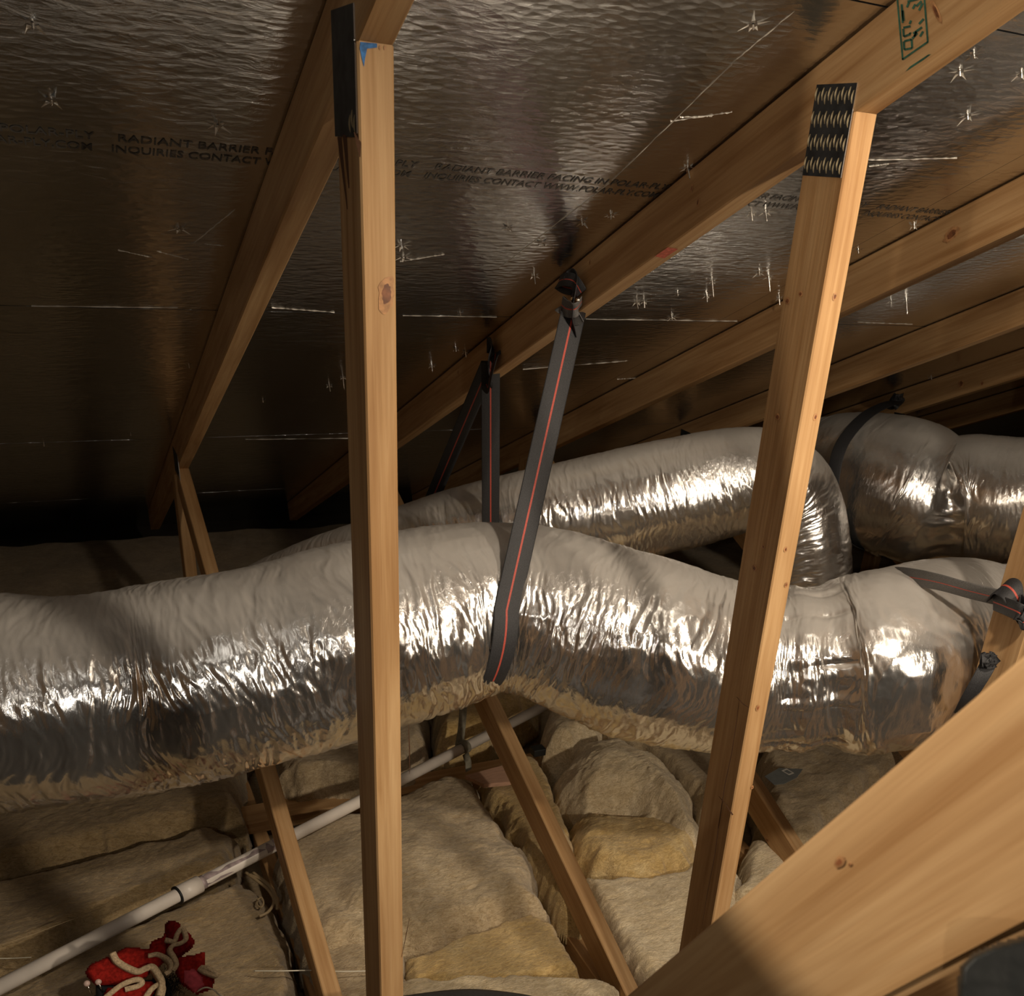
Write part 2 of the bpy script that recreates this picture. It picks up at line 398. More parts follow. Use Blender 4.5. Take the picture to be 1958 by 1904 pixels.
# creases in the foil (thin raised folds)
def crease(u0, v0, u1, v1, w_=0.0009, h=0.0012):
    a, b = PR(u0, v0), PR(u1, v1); t = nrm(b - a); s = np.cross(t, NN)
    n = 24; V = []; Fc = []
    for i in range(n + 1):
        f_ = i / n; j = 0.0016 * (noise(f_ * 14, u0, v0, 3) - 0.5)
        p = a + (b - a) * f_ + s * j; e = w_ * (0.5 + noise(f_ * 20, v0, u0, 5)) * min(1, 6 * f_, 6 * (1 - f_))
        V += [p - s * e + NN * 0.0002, p + NN * (0.0002 + h * noise(f_ * 30, u0, v1, 9)), p + s * e + NN * 0.0002]
    for i in range(n):
        for k in (0, 1): Fc.append((i * 3 + k, i * 3 + 3 + k, i * 3 + 4 + k, i * 3 + 1 + k))
    return mesh('foil_crease', V, Fc, [FOILTEAR], ceiling)
for c in [(1520, 20, 1400, 120), (1400, 122, 1170, 345), (1165, 350, 950, 515), (1282, 232, 1400, 214), (1300, 224, 1362, 222), (60, 585, 340, 588), (520, 588, 640, 597),
          (770, 603, 950, 606), (1120, 610, 1410, 614), (1660, 306, 1830, 302), (1662, 318, 1700, 313), (225, 478, 290, 492), (300, 480, 360, 496), (765, 500, 850, 486),
          (470, 840, 680, 838), (1000, 706, 1200, 690), (1180, 725, 1230, 722), (1640, 616, 1745, 620), (370, 465, 450, 400), (390, 466, 430, 470)]:
    crease(*c)

# ------------------------------------------------------------------ roof trusses
def member(name, p0, p1, parent, width=DP, thick=TW, x0=0.0, side=1, cut0=None, cut1=None, mats=(WOOD,), bow=0.0):
    """lumber in a truss plane: p0, p1 = (y, z) of one long edge; the width goes to the `side` of it"""
    p0, p1 = np.array([0, *p0], float), np.array([0, *p1], float)
    t = nrm(p1 - p0); s = np.array([0, -t[2], t[1]]) * side; L = np.linalg.norm(p1 - p0)
    n = max(2, int(L / 0.05)); bm = bmesh.new(); rings = []
    sd = abs(hash(name)) % 91
    for i in range(n + 1):
        f_ = i / n; ring = []
        ch = 0.0022
        for a, b in ((0, ch), (ch, 0), (width - ch, 0), (width, ch), (width, thick - ch), (width - ch, thick), (ch, thick), (0, thick - ch)):
            xx = f_ * L
            if i == 0 and cut0: xx += cut0 * (a / width)
            if i == n and cut1: xx += cut1 * (a / width)
            wob = 0.0012 * (noise(f_ * L * 2.0, a * 30, b * 30, len(name)) - 0.5)
            ring.append(bm.verts.new((xx, a + wob, b + wob)))
        rings.append(ring)
    for i in range(n):
        for k in range(8):
            k2 = (k + 1) % 8
            bm.faces.new((rings[i][k], rings[i][k2], rings[i + 1][k2], rings[i + 1][k]))
    bm.faces.new(rings[0]); bm.faces.new(rings[-1])
    bmesh.ops.recalc_face_normals(bm, faces=bm.faces)
    me = bpy.data.meshes.new(name); bm.to_mesh(me); bm.free(); me.materials.append(mats[0])
    o = bpy.data.objects.new(name, me); COL.objects.link(o)
    M = Matrix.Identity(4); xdir = np.array([1.0, 0, 0])
    loc = p0 + xdir * x0
    for r in range(3):
        M[r][0] = t[r]; M[r][1] = s[r]; M[r][2] = xdir[r]; M[r][3] = loc[r] - (parent.location[r] if parent else 0)
    if parent: o.parent = parent
    o.matrix_local = M
    return o
def plate(parent, x, y0, y1, z0, z1, cols=12, rows=4, skew=0.0, worn=False):
    """toothed connector plate on a truss face, slots in rows"""
    V, Fc, mi = [], [], []
    def quad(pts, mid):
        i = len(V); V.extend(pts); Fc.append(tuple(range(i, i + len(pts)))); mi.append(mid)
    t = 0.0014
    def P(y, z, d): return (x - d, y + skew * (z - z0), z)
    quad([P(y0, z0, t), P(y1, z0, t), P(y1, z1, t), P(y0, z1, t)], 0)
    for a, b in (((y0, z0), (y1, z0)), ((y1, z0), (y1, z1)), ((y1, z1), (y0, z1)), ((y0, z1), (y0, z0))):
        quad([P(*a, 0), P(*b, 0), P(*b, t), P(*a, t)], 1)
    rg = random.Random(5)
    for r in range(rows):
        zc = z0 + (r + 0.5) / rows * (z1 - z0)
        for c in range(cols):
            if worn and not (r == 0 and c < 3): continue
            yc = y0 + (c + 0.5) / cols * (y1 - y0); up = 1 if c % 2 else -1
            h = (z1 - z0) / rows * 0.28; ww = (y1 - y0) / cols * 0.25; zz = zc + up * h * 0.28
            prev = None
            pts = []
            for q in range(6):
                f_ = q / 5; yy = yc + ww * 0.7 * math.sin(f_ * 3.0 + rg.random() * .4); pts.append((yy, zz - h + 2 * h * f_, 0.0004 + 0.0012 * math.sin(math.pi * f_)))
            for (ya, za, da), (yb, zb, db) in zip(pts[:-1], pts[1:]):
                quad([P(ya - ww / 2, za, t + 0.0002), P(ya + ww / 2, za, t + da), P(yb + ww / 2, zb, t + db), P(yb - ww / 2, zb, t + 0.0002)], 2)
    return mesh('connector_plate', V, Fc, [PLATE, PLATE_EDGE, TOOTH], parent, False, mi)
def knot(parent_obj, root, centre, e1, e2, nrm_, a, b, pale=True):
    """oval knot let into a wood face: dark heart and paler ring"""
    c = np.array(centre, float); V, Fc, mi = [c + nrm_ * 0.0006], [], []
    n = 22; rr = [0.55, 1.0]
    for ri, r in enumerate(rr):
        for k in range(n):
            t = 2 * math.pi * k / n; j = 1 + 0.18 * (noise(k * 0.9, ri * 3 + a * 900, 1, 4) - .5) * 2
            V.append(c + (np.array(e1) * math.cos(t) * a + np.array(e2) * math.sin(t) * b) * r * j + nrm_ * (0.0006 - 0.0002 * ri))
    for k in range(n):
        k2 = (k + 1) % n
        Fc.append((0, 1 + k, 1 + k2)); mi.append(0)
        Fc.append((1 + k, 1 + n + k, 1 + n + k2, 1 + k2)); mi.append(1)
    o = mesh('knot', V, Fc, [KNOT, KNOT_PALE], None, True, mi)
    o.parent = parent_obj; o.matrix_parent_inverse = Matrix.Identity(4)
    bpy.context.view_layer.update()
    o.matrix_parent_inverse = parent_obj.matrix_world.inverted()
    return o

def chord_z(y, d=0.0): return -TAN * y - d / COS
LB = {}
def make_truss():
    root = thing('roof_truss', 'x', 'roof truss', (0, YP, ZBC - DP))
    P = {}
    ys, ye = -2.9, 4.85
    P['top'] = member('top_chord', (ys, chord_z(ys, 0.002)), (ye, chord_z(ye, 0.002)), root, side=-1)
    ztop = chord_z(YP, DP + .002); zt2 = chord_z(YP + DP, DP + .002)
    # vertical web: edge on the upslope face
    P['post'] = member('vertical_web', (YP, ZBC), (YP, ztop - 0.0005), root, side=-1, cut1=(zt2 - ztop))
    k = 0.3565; zt = lambda y: -2.322 + k * (y - 1.322)
    P['w1'] = member('diagonal_web', (1.20, zt(1.20)), (3.30, zt(3.30)), root, side=-1)
    d = np.array([0.52, -0.853]); d /= np.linalg.norm(d); q = np.array([0.252, -1.08])
    a = q - d * 1.36; b = q + d * 1.44
    P['w0'] = member('diagonal_web', a, b, root, side=-1)
    P['tail'] = member('vertical_web', (3.40, ZBC), (3.40, chord_z(3.40, DP + .002)), root, side=-1)
    P['bot'] = member('bottom_chord', (-2.9, ZBC), (4.85, ZBC), root, side=-1)
    P['plate_foot'] = plate(root, 0.0, YP - .10, YP + .14, ZBC - .07, ZBC + .05, 20, 4)
    P['plate_low'] = plate(root, 0.0, 3.21, 3.33, chord_z(3.27, .06) - .06, chord_z(3.27, .06) + .02, 12, 4, worn=True)
    return root, P
trussA, PA = make_truss()
tag(trussA, 'nearest roof truss, its post left of centre and its web across the lower right corner', 'roof truss', 'roof trusses')
def add_truss(k, label):
    t = copy_tree(trussA); t.location.x = k * SP
    tag(t, label, 'roof truss', 'roof trusses'); return t
trussB = add_truss(1, 'second roof truss, carrying the toothed black plate and green lumber stamp')
trussC = add_truss(2, 'third roof truss, with the swirling knot on its top chord at right')
trussD = add_truss(3, 'fourth roof truss, whose top chord passes just above the fat silver duct')
trussE = add_truss(4, 'fifth roof truss, from which the far black strap hangs')
trussF = add_truss(5, 'sixth roof truss, the farthest chord in the dark at the right edge')
bpy.context.view_layer.update()
def kid(t, name, which=0):
    return [c for c in t.children if c.name.split('.')[0] == name][which]
# plates at the post heads of the first two trusses
plate(trussA, 0.0, YP + .006, YP + .094, -0.664, -0.548, 10, 4, worn=True)
plate(trussB, SP, YP + .004, YP + .086, -0.655, -0.548, 12, 4)
# marks: blue crayon on the first post, red on the second chord, green stamp
def flat(name, pts, mt, parent, off):
    return mesh(name, [np.array(p) + np.array(off) for p in pts], [tuple(range(len(pts)))], [mt], parent)
yf = YP - 0.0007
flat('blue_crayon_mark', [PY(u, v, yf) for u, v in ((689, 80), (721, 83), (721, 91), (702, 93), (698, 112), (696, 128), (692, 112), (688, 92))], BLUE, trussA, (0, 0, 0))
for dx in (0, 9):
    flat('pencil_dot', [PY(727 + dx + 2.4 * math.cos(t), 91 + 4.5 * math.sin(t), yf) for t in np.linspace(0, 6.28, 9)[:-1]], KNOT_PALE, trussA, (0, 0, 0))
flat('red_crayon_mark', [PR(u, v, DP + .0028) for u, v in ((1252, 490), (1277, 473), (1297, 476), (1270, 494))], REDMARK, trussB, (0, 0, 0))
xs = SP - 0.0007
def stampq(*pts): return [PX(u, v, xs) for u, v in pts]
V, Fc = [], []
def sq(*pts):
    i = len(V); V.extend(stampq(*pts)); Fc.append(tuple(range(i, i + len(pts))))
def bar(u0, v0, u1, v1, w_):
    t = np.array([u1 - u0, v1 - v0], float); t /= np.linalg.norm(t); s = np.array([-t[1], t[0]]) * w_ / 2
    sq((u0 - s[0], v0 - s[1]), (u1 - s[0], v1 - s[1]), (u1 + s[0], v1 + s[1]), (u0 + s[0], v0 + s[1]))
bar(1714, -20, 1726, 114, 3.4); bar(1766, -20, 1774, 81, 3.6); bar(1725, 114, 1774, 80, 3.6)
# characters read top to bottom along the stamp: 0, H and small code marks
for a in [(1729, 95, 1744, 92), (1729, 79, 1743, 75), (1729, 95, 1728, 79), (1744, 92, 1743, 75), (1728, 70, 1741, 65), (1728, 70, 1727, 55), (1741, 65, 1740, 62), (1727, 53, 1741, 50),
          (1739, 46, 1742, 39), (1726, 44, 1724, 8), (1728, 40, 1726, 20), (1744, 74, 1754, 63), (1746, 64, 1763, 52), (1748, 70, 1752, 60), (1757, 46, 1766, 36), (1759, 70, 1765, 60),
          (1757, 20, 1764, 6), (1745, 17, 1750, 8), (1734, 14, 1738, 4), (1735, 3, 1756, -2), (1752, 12, 1762, 2)]:
    bar(*a, 4.2)
mesh('lumber_stamp', V, Fc, [STAMP], trussB)
flat('stamp_smudge', stampq((1731, 137), (1740, 127), (1775, 104), (1780, 104), (1764, 116)), STAMP, trussB, (0, 0, 0))
# knots
Ez, Ex, Ey = np.array([0, 0, 1.]), np.array([1., 0, 0]), np.array([0, 1., 0])
pA, pB = kid(trussA, 'vertical_web', 0), kid(trussB, 'vertical_web', 0)
knot(pA, trussA, PY(739, 562, YP - .0004), Ex * .9 + Ez * .45, Ez, -Ey, .011, .019)
for (u, v, a) in ((1559, 797, .004), (1503, 1118, .0035), (1449, 1353, .0045), (1438, 1505, .003), (1596, 567, .004), (1502, 1050, .0035)):
    knot(pB, trussB, PY(u, v, YP - .0004), Ex, Ez, -Ey, a, a * 1.3)
for (u, v, a) in ((1487, 797, .005), (1443, 1086, .005), (1531, 562, .004), (1506, 575, .005), (1460, 1045, .003)):
    knot(pB, trussB, PX(u, v, SP - .0004), Ey, Ez, -Ex, a * 1.3, a)
CRACK = plain('drying_crack', (0.07, 0.03, 0.012), 0.9)
def crack(parent, pts, wds, fn):
    P = [np.array(fn(u, v)) for u, v in pts]; V, Fc = [], []
    for i, (p, w_) in enumerate(zip(P, wds)):
        t = nrm(P[min(i + 1, len(P) - 1)] - P[max(i - 1, 0)]); n_ = nrm(CAM - p); sdir = nrm(np.cross(t, n_)); V += [p - sdir * w_ / 2, p + sdir * w_ / 2]
    for i in range(len(P) - 1): Fc.append((2 * i, 2 * i + 1, 2 * i + 3, 2 * i + 2))
    return mesh('drying_crack', V, Fc, [CRACK], parent)
fB = lambda u, v: PX(u, v, SP - .0008)
crack(trussB, [(1415, 1325), (1408, 1380), (1399, 1440), (1386, 1500), (1374, 1580), (1366, 1640), (1352, 1710), (1342, 1775)], [.0004, .001, .0014, .0016, .0016, .0014, .001, .0005], fB)
crack(trussB, [(1374, 1522), (1388, 1538), (1395, 1549), (1401, 1558)], [.0005, .0014, .0022, .003], fB)
crack(trussB, [(1408, 1332), (1420, 1345), (1431, 1352)], [.0006, .0016, .0008], fB)
fA = lambda u, v: PX(u, v, -.0008)
crack(trussA, [(652, 262), (655, 300), (659, 350), (664, 400)], [.008, .006, .003, .0008], fA)
crack(trussA, [(662, 258), (664, 300), (667, 360)], [.008, .005, .001], fA)
crack(trussA, [(682, 252), (686, 275), (688, 300)], [.006, .005, .001], fA)
crack(trussA, [(781, 1385), (783, 1430), (783, 1480)], [.0006, .0016, .0005], lambda u, v: PY(u, v, YP - .0008))
crack(trussA, [(783, 1755), (776, 1790), (768, 1830)], [.0006, .0012, .0005], lambda u, v: PY(u, v, YP - .0008))
cC = kid(trussC, 'top_chord'); cB = kid(trussB, 'top_chord'); cE = kid(trussE, 'top_chord'); w0 = PA['w0']
knot(cC, trussC, PX(1820, 448, 2 * SP - .0004), Ey * COS - Ez * SIN, Ez, -Ex, .02, .013)
for (u, v, a) in ((1323, 360, .006), (1335, 386, .007), (1314, 325, .004), (1128, 502, .005), (876, 712, .006)):
    knot(cB, trussB, PX(u, v, SP - .0004), Ey, Ez, -Ex, a * .5, a)
knot(cB, trussB, PX(1790, 22, SP - .0004), Ey, Ez + Ey, -Ex, .005, .012)
for (u, v, a) in ((1838, 733, .014), (1878, 733, .008)):
    knot(cE, trussE, PX(u, v, 4 * SP - .0004), Ey, Ez, -Ex, a, a)
knot(w0, trussA, PX(1606, 1648, -.0004), Ey * .4 - Ez, Ey, -Ex, .0045, .0028)
knot(w0, trussA, PX(1626, 1652, -.0004), Ey * .4 - Ez, Ey, -Ex, .0015, .001)
w1C = kid(trussC, 'diagonal_web', 0)
knot(w1C, trussC, PX(1467, 1606, 2 * SP - .0004), Ey, Ez, -Ex, .009, .006)

# ------------------------------------------------------------------ flexible ducts
def duct(label, pts, nl, na, amp, seed, group=None, crimps=(), fine=1.0, hidden=()):
    """pts: (u, v, camera depth, height in pixels); returns the wrinkled jacket"""
    C = np.array([[*PD(u, v, d), h * d / F / 2] for u, v, d, h in pts])
    P = catmull(C, 600); P, L = resample(P, nl); R = P[:, 3]; P = P[:, :3]
    T = nrm(np.gradient(P, axis=0)); A = nrm(np.cross(T, [0, 0, 1.0])); B = nrm(np.cross(A, T))   # B up
    s = np.linspace(0, L, nl)[:, None]; a = np.linspace(0, 2 * math.pi, na, endpoint=False)[None, :]
    ca, sa = np.cos(a), np.sin(a)                      # angle 0 = sideways A, pi/2 = up
    X3, Y3 = ca * 1.0, sa * 1.0
    def nz(fs, fa, sd): return noise(s * fs, X3 * fa + 50, Y3 * fa + 50, sd)
    warp = (nz(7, 1.6, seed) - .5) * 0.09 + (nz(22, 3.0, seed + 1) - .5) * 0.035
    def nw(fs, fa, sd): return noise((s + warp) * fs, X3 * fa + 30, Y3 * fa + 30, sd)
    top = np.clip(sa, 0, 1)
    body = 1.0 - 0.55 * top ** 1.5
    aw = np.where(a > math.pi, a - 2 * math.pi, a) * R[:, None]           # arc length, seam at the back
    def sl(k, fs, fa, sd): return noise((s + warp * .5 + k * aw) * fs, aw * fa + 40, 0.5, sd)
    f1 = ridge(sl(.10, 34, 6, seed + 2)) * .5 + ridge(sl(-.22, 47, 7, seed + 12)) * .5
    f2 = ridge(sl(.28, 80, 12, seed + 3)) * .5 + ridge(sl(-.12, 95, 14, seed + 13)) * .5
    f3 = ridge(sl(.05, 170, 40, seed + 4))
    lump = nz(6, 1.4, seed + 5) - .5
    crossf = ridge(noise(s * 26, aw * 22, 0, seed + 6)) ** 2
    patch = 0.5 + 0.9 * nz(6, 2.2, seed + 7)
    h = amp * (0.0085 * f1 * patch + 0.0064 * f2 * patch * fine + 0.0019 * f3 * fine + 0.0018 * crossf * patch) * body + 0.010 * lump * amp
    R2 = R[:, None] + h - 0.006 * amp
    for sc, wd, dp in crimps:                           # cinched places, in fraction of the length
        g = np.exp(-((s / L - sc) / wd) ** 2)
        R2 = R2 - dp * g * (0.55 + 0.45 * (1 - top)) - 0.010 * g * ridge(noise(a * 5.0, s * 3, 0, seed + 9)) ** 1.5
    V = P[:, None, :] + R2[..., None] * (ca[..., None] * A[:, None, :] + sa[..., None] * B[:, None, :])
    V = V.reshape(-1, 3)
    i = np.arange(nl - 1)[:, None] * na; k = np.arange(na)[None, :]; k2 = (k + 1) % na
    Fq = np.stack([(i + k), (i + k2), (i + na + k2), (i + na + k)], -1).reshape(-1, 4)
    me = bpy.data.meshes.new('duct_jacket')
    nf = len(Fq)
    me.vertices.add(len(V)); me.vertices.foreach_set('co', V.ravel())
    me.loops.add(nf * 4); me.loops.foreach_set('vertex_index', Fq.ravel().astype(np.int32))
    me.polygons.add(nf); me.polygons.foreach_set('loop_start', np.arange(0, nf * 4, 4, dtype=np.int32))
    me.update(calc_edges=True); me.validate()
    o = link('flexible_duct', me, None, True, [DUCT])
    tag(o, label, 'duct', group)
    return o, P, R, T, L
front, fP, fR, fT, fL = duct('near wrinkled silver flexible duct crossing the middle, held by the long striped strap',
    [(-230, 1350, 1.80, 408), (0, 1341, 1.84, 402), (150, 1335, 1.88, 396), (300, 1314, 1.93, 386), (450, 1282, 1.96, 378), (600, 1248, 2.0, 374), (700, 1220, 2.04, 366), (800, 1191, 2.08, 350),
     (880, 1172, 2.12, 334), (960, 1163, 2.15, 320), (1050, 1176, 2.16, 328), (1150, 1212, 2.17, 344), (1250, 1242, 2.18, 346), (1350, 1265, 2.21, 330), (1450, 1281, 2.24, 322),
     (1600, 1275, 2.24, 336), (1690, 1262, 2.24, 340), (1760, 1240, 2.32, 330), (1820, 1222, 2.50, 305), (1900, 1212, 2.72, 270), (2010, 1206, 2.95, 250), (2150, 1200, 3.2, 230)],
    1500, 300, 1.0, 11, 'silver flexible ducts', crimps=((0.515, 0.012, 0.010), (0.545, 0.012, 0.022), (0.79, 0.010, 0.012)))
rear, rP, rR, rT, rL = duct('thinner silver flexible duct behind the near one, bending down behind the second post',
    [(430, 1215, 3.2, 190), (560, 1150, 3.05, 190), (700, 1096, 2.93, 192), (800, 1062, 2.88, 196), (900, 1030, 2.86, 200), (1000, 1006, 2.86, 204), (1100, 985, 2.86, 206), (1200, 963, 2.86, 208),
     (1300, 943, 2.86, 208), (1400, 920, 2.86, 196), (1470, 920, 2.88, 186), (1515, 960, 2.92, 180), (1534, 1040, 2.96, 178), (1536, 1130, 3.0, 178), (1530, 1260, 3.05, 178)],
    1200, 180, 0.55, 23, 'silver flexible ducts', fine=1.2)
fat, gP, gR, gT, gL = duct('fattest silver duct at the right, slumped and cinched in the middle under the rafters',
    [(2150, 950, 3.2, 250), (2030, 958, 3.28, 240), (1930, 958, 3.34, 234), (1850, 952, 3.4, 236), (1795, 966, 3.42, 236), (1740, 940, 3.45, 262), (1680, 920, 3.48, 252), (1630, 905, 3.55, 226), (1580, 895, 3.7, 190), (1520, 900, 3.9, 170)],
    620, 170, 0.6, 37, 'silver flexible ducts', crimps=((0.435, 0.014, 0.030), (0.80, 0.018, 0.022)), fine=1.0)

# ------------------------------------------------------------------ hanging straps
def strap_loop(root, S, P, R, T, i0, gap=0.006, slant=0.0):
    """webbing from S down the front of a duct, under it and up the back to S"""
    C = P[i0]; t = T[i0]; r = R[i0] + gap
    e1 = nrm(np.cross(t, [0, 0, 1.0]))
    if e1 @ (CAM - C) < 0: e1 = -e1                      # towards the camera
    e2 = nrm((S - C) - e1 * ((S - C) @ e1)); d1 = (S - C) @ e1; d2 = (S - C) @ e2
    d = math.hypot(d1, d2); off = math.atan2(d1, d2); be = math.acos(min(0.99, r / d))
    pts, wd = [], []
    def pt(ang): return C + r * (math.sin(ang) * e1 + math.cos(ang) * e2)
    a0 = off + be; a1 = off - be + 2 * math.pi
    for f_ in np.linspace(0, 1, 26)[:-1]:
        pts.append(S * (1 - f_) + pt(a0) * f_); wd.append(t)
    for ang in np.linspace(a0, a1, 44):
        pts.append(pt(ang) + t * slant * (ang - a0) / (a1 - a0)); wd.append(t)
    for f_ in np.linspace(0, 1, 26)[1:]:
        pts.append((pt(a1) + t * slant) * (1 - f_) + (S + np.array([0, .004, -.004])) * f_); wd.append(t)
    return np.array(pts), np.array(wd)
def idx_at(P, u):
    v = (P - CAM) @ RM.T; px = CX + F * v[:, 0] / v[:, 2]
    return int(np.argmin(np.abs(px - u)))
def screw(parent, p, n_, r=0.005):
    bm = bmesh.new(); M = Matrix.Translation(Vector(p)) @ Vector(n_).to_track_quat('Z', 'Y').to_matrix().to_4x4()
    bmesh.ops.create_cone(bm, cap_ends=True, segments=14, radius1=r, radius2=r * .6, depth=0.004, matrix=M)
    return bmesh_obj('screw', bm, [STEEL], parent, False)
# strap 1: near duct, hangs from the second truss
S1 = PX(1098, 590, SP - .006)
s1 = thing('hanging_strap', 'long black strap with a red centre stripe looped under the near duct', 'strap', tuple(S1), 'striped duct straps')
pts, wd = strap_loop(s1, S1, fP, fR, fT, idx_at(fP, 880), gap=0.012, slant=0.19)
ribbon('webbing', pts, wd, 0.052, 0.0022, [WEB, STRIPE], s1)
# folded head of strap 1, pinned with two screws and curled over
xb = SP - .004
def px3(lst): return np.array([PX(u, v, xb - o) for u, v, o in lst])
hd = catmull(px3([(1098, 640, .004), (1094, 612, .012), (1096, 585, .018), (1100, 560, .016), (1102, 541, .010), (1098, 533, .004), (1094, 540, .002), (1095, 575, .003)]), 40)
ribbon('folded_end', hd, [nrm(np.array([-.35, -.8, .55]))] * 40, 0.040, 0.002, [WEB, STRIPE], s1)
tb = catmull(px3([(1112, 560, .006), (1098, 538, .016), (1080, 534, .020), (1068, 540, .012), (1078, 548, .004), (1095, 552, .004)]), 30)
ribbon('curled_tail', tb, [(.2, -.25, .95)] * 30, 0.026, 0.002, [WEB, STRIPE], s1)
fl = catmull(px3([(1112, 575, .006), (1100, 590, .020), (1084, 590, .028), (1074, 583, .026), (1080, 592, .018), (1094, 606, .012), (1108, 600, .006)]), 36)
ribbon('grey_folded_flap', fl, [(.05, .55, -.83)] * 36, 0.034, 0.002, [WEBG, STRIPE], s1)
for u, v in ((1094, 571), (1104, 573)): screw(s1, PX(u, v, xb - .024), (-1, -.3, 0), .004)
# strap 2: rear duct
S2 = PX(938, 690, SP - .005)
s2 = thing('hanging_strap', 'black striped strap hanging from the chord to the thinner rear duct', 'strap', tuple(S2), 'striped duct straps')
pts, wd = strap_loop(s2, S2, rP, rR, rT, idx_at(rP, 935), gap=0.008, slant=-0.17)
ribbon('webbing', pts, wd, 0.046, 0.0022, [WEB, STRIPE], s2)
hd = catmull(px3([(938, 740, .003), (934, 712, .010), (936, 685, .018), (940, 668, .012), (938, 662, .004), (936, 680, .002)]), 30)
ribbon('folded_end', hd, [(-.3, -.75, .6)] * 30, 0.042, 0.002, [WEB, WEB], s2)
fl = catmull(px3([(948, 676, .004), (946, 690, .016), (940, 712, .020), (934, 740, .014), (930, 735, .008)]), 26)
ribbon('folded_tail', fl, [(-.25, -.9, -.2)] * 26, 0.030, 0.002, [WEB, STRIPE], s2)
screw(s2, PX(924, 743, xb - .018), (-1, -.3, 0), .0035)
# strap 3: fat duct, hangs from the fifth truss
S3 = PX(1716, 768, 4 * SP - .006)
s3 = thing('hanging_strap', 'black strap curving round the fat duct from a far rafter', 'strap', tuple(S3), 'striped duct straps')
loop3 = [(1716, 768, 3.62), (1690, 775, 3.50), (1655, 795, 3.36), (1622, 830, 3.28), (1603, 865, 3.24), (1594, 910, 3.24), (1592, 955, 3.28), (1600, 1005, 3.36), (1625, 1040, 3.46), (1680, 1055, 3.62),
         (1720, 1040, 3.80), (1735, 980, 3.88), (1728, 880, 3.86), (1720, 790, 3.72)]
pts = catmull([PD(*q) for q in loop3], 90)
ax = gT[idx_at(gP, 1660)]
ribbon('webbing', pts, [ax] * 90, 0.045, 0.003, [WEB, WEB], s3)
def crumple(name, P, size, seed, mt, parent, n=5, w_=0.03):
    """knotted, crumpled lump of webbing: short looped ribbons"""
    rg = random.Random(seed); out = []
    for q in range(n):
        c = np.array(P); pts = []
        for k in range(6):
            pts.append(c + size * np.array([rg.uniform(-1, .4), rg.uniform(-.6, .6), rg.uniform(-1, 1)]))
        pts = catmull(pts, 30)
        out.append(ribbon(name, pts, [nrm(np.array([rg.uniform(-1, 1), rg.uniform(-1, 1), rg.uniform(-1, 1)]))] * 30, w_, 0.002, mt, parent))
    return out
crumple('knot', PX(1716, 765, 4 * SP - .03), .028, 4, [WEB, WEBG], s3, 3, .035)
# strap 4: round the near duct's right end, tied to the third truss post
K4 = PX(1936, 1142, 2 * SP - .012)
s4 = thing('hanging_strap', 'grey-black strap over the right end of the near duct, tied to the third post', 'strap', tuple(K4), 'striped duct straps')
top4 = [(1690, 1112, 2.34), (1715, 1101, 2.20), (1760, 1106, 2.10), (1800, 1114, 2.05), (1850, 1128, 2.01), (1895, 1139, 1.98), (1914, 1142, 1.97)]
pts = catmull([PD(*q) for q in top4], 50); ribbon('webbing', pts, [nrm(np.array([-.30, -.25, .9]))] * 50, 0.040, 0.003, [WEBG, STRIPE], s4, stripe=.05)
low4 = [(1838, 1362, 2.05), (1850, 1338, 2.00), (1868, 1308, 1.97), (1884, 1280, 1.96), (1893, 1262, 1.97)]
pts = catmull([PD(*q) for q in low4], 30); ribbon('webbing', pts, [nrm(np.array([.7, -.5, .2]))] * 30, 0.030, 0.003, [WEB, WEB], s4)
bow = catmull([PD(u, v, d) for u, v, d in ((1900, 1140, 1.98), (1918, 1120, 1.95), (1936, 1128, 1.93), (1950, 1152, 1.93), (1966, 1176, 1.94))], 30)
ribbon('bow', bow, [nrm(RM[0] * .75 - RM[1] * .66)] * 30, 0.052, 0.003, [WEB, STRIPE], s4)
bow = catmull([PD(u, v, d) for u, v, d in ((1900, 1150, 1.97), (1925, 1160, 1.93), (1950, 1172, 1.90), (1956, 1190, 1.92), (1948, 1168, 1.95))], 30)
ribbon('bow', bow, [nrm(RM[0] * .2 + RM[1] * .98)] * 30, 0.036, 0.003, [WEB, STRIPE], s4)
t4 = catmull([PD(u, v, d) for u, v, d in ((1952, 1150, 1.93), (1962, 1165, 1.90), (1958, 1190, 1.89), (1950, 1172, 1.91), (1952, 1150, 1.93))], 30)
ribbon('knot', t4, [RM[1]] * 30, 0.03, 0.003, [WEB, STRIPE], s4)
crumple('lower_knot', PD(1897, 1262, 1.95), .014, 12, [WEB, WEB], s4, 4, .022)

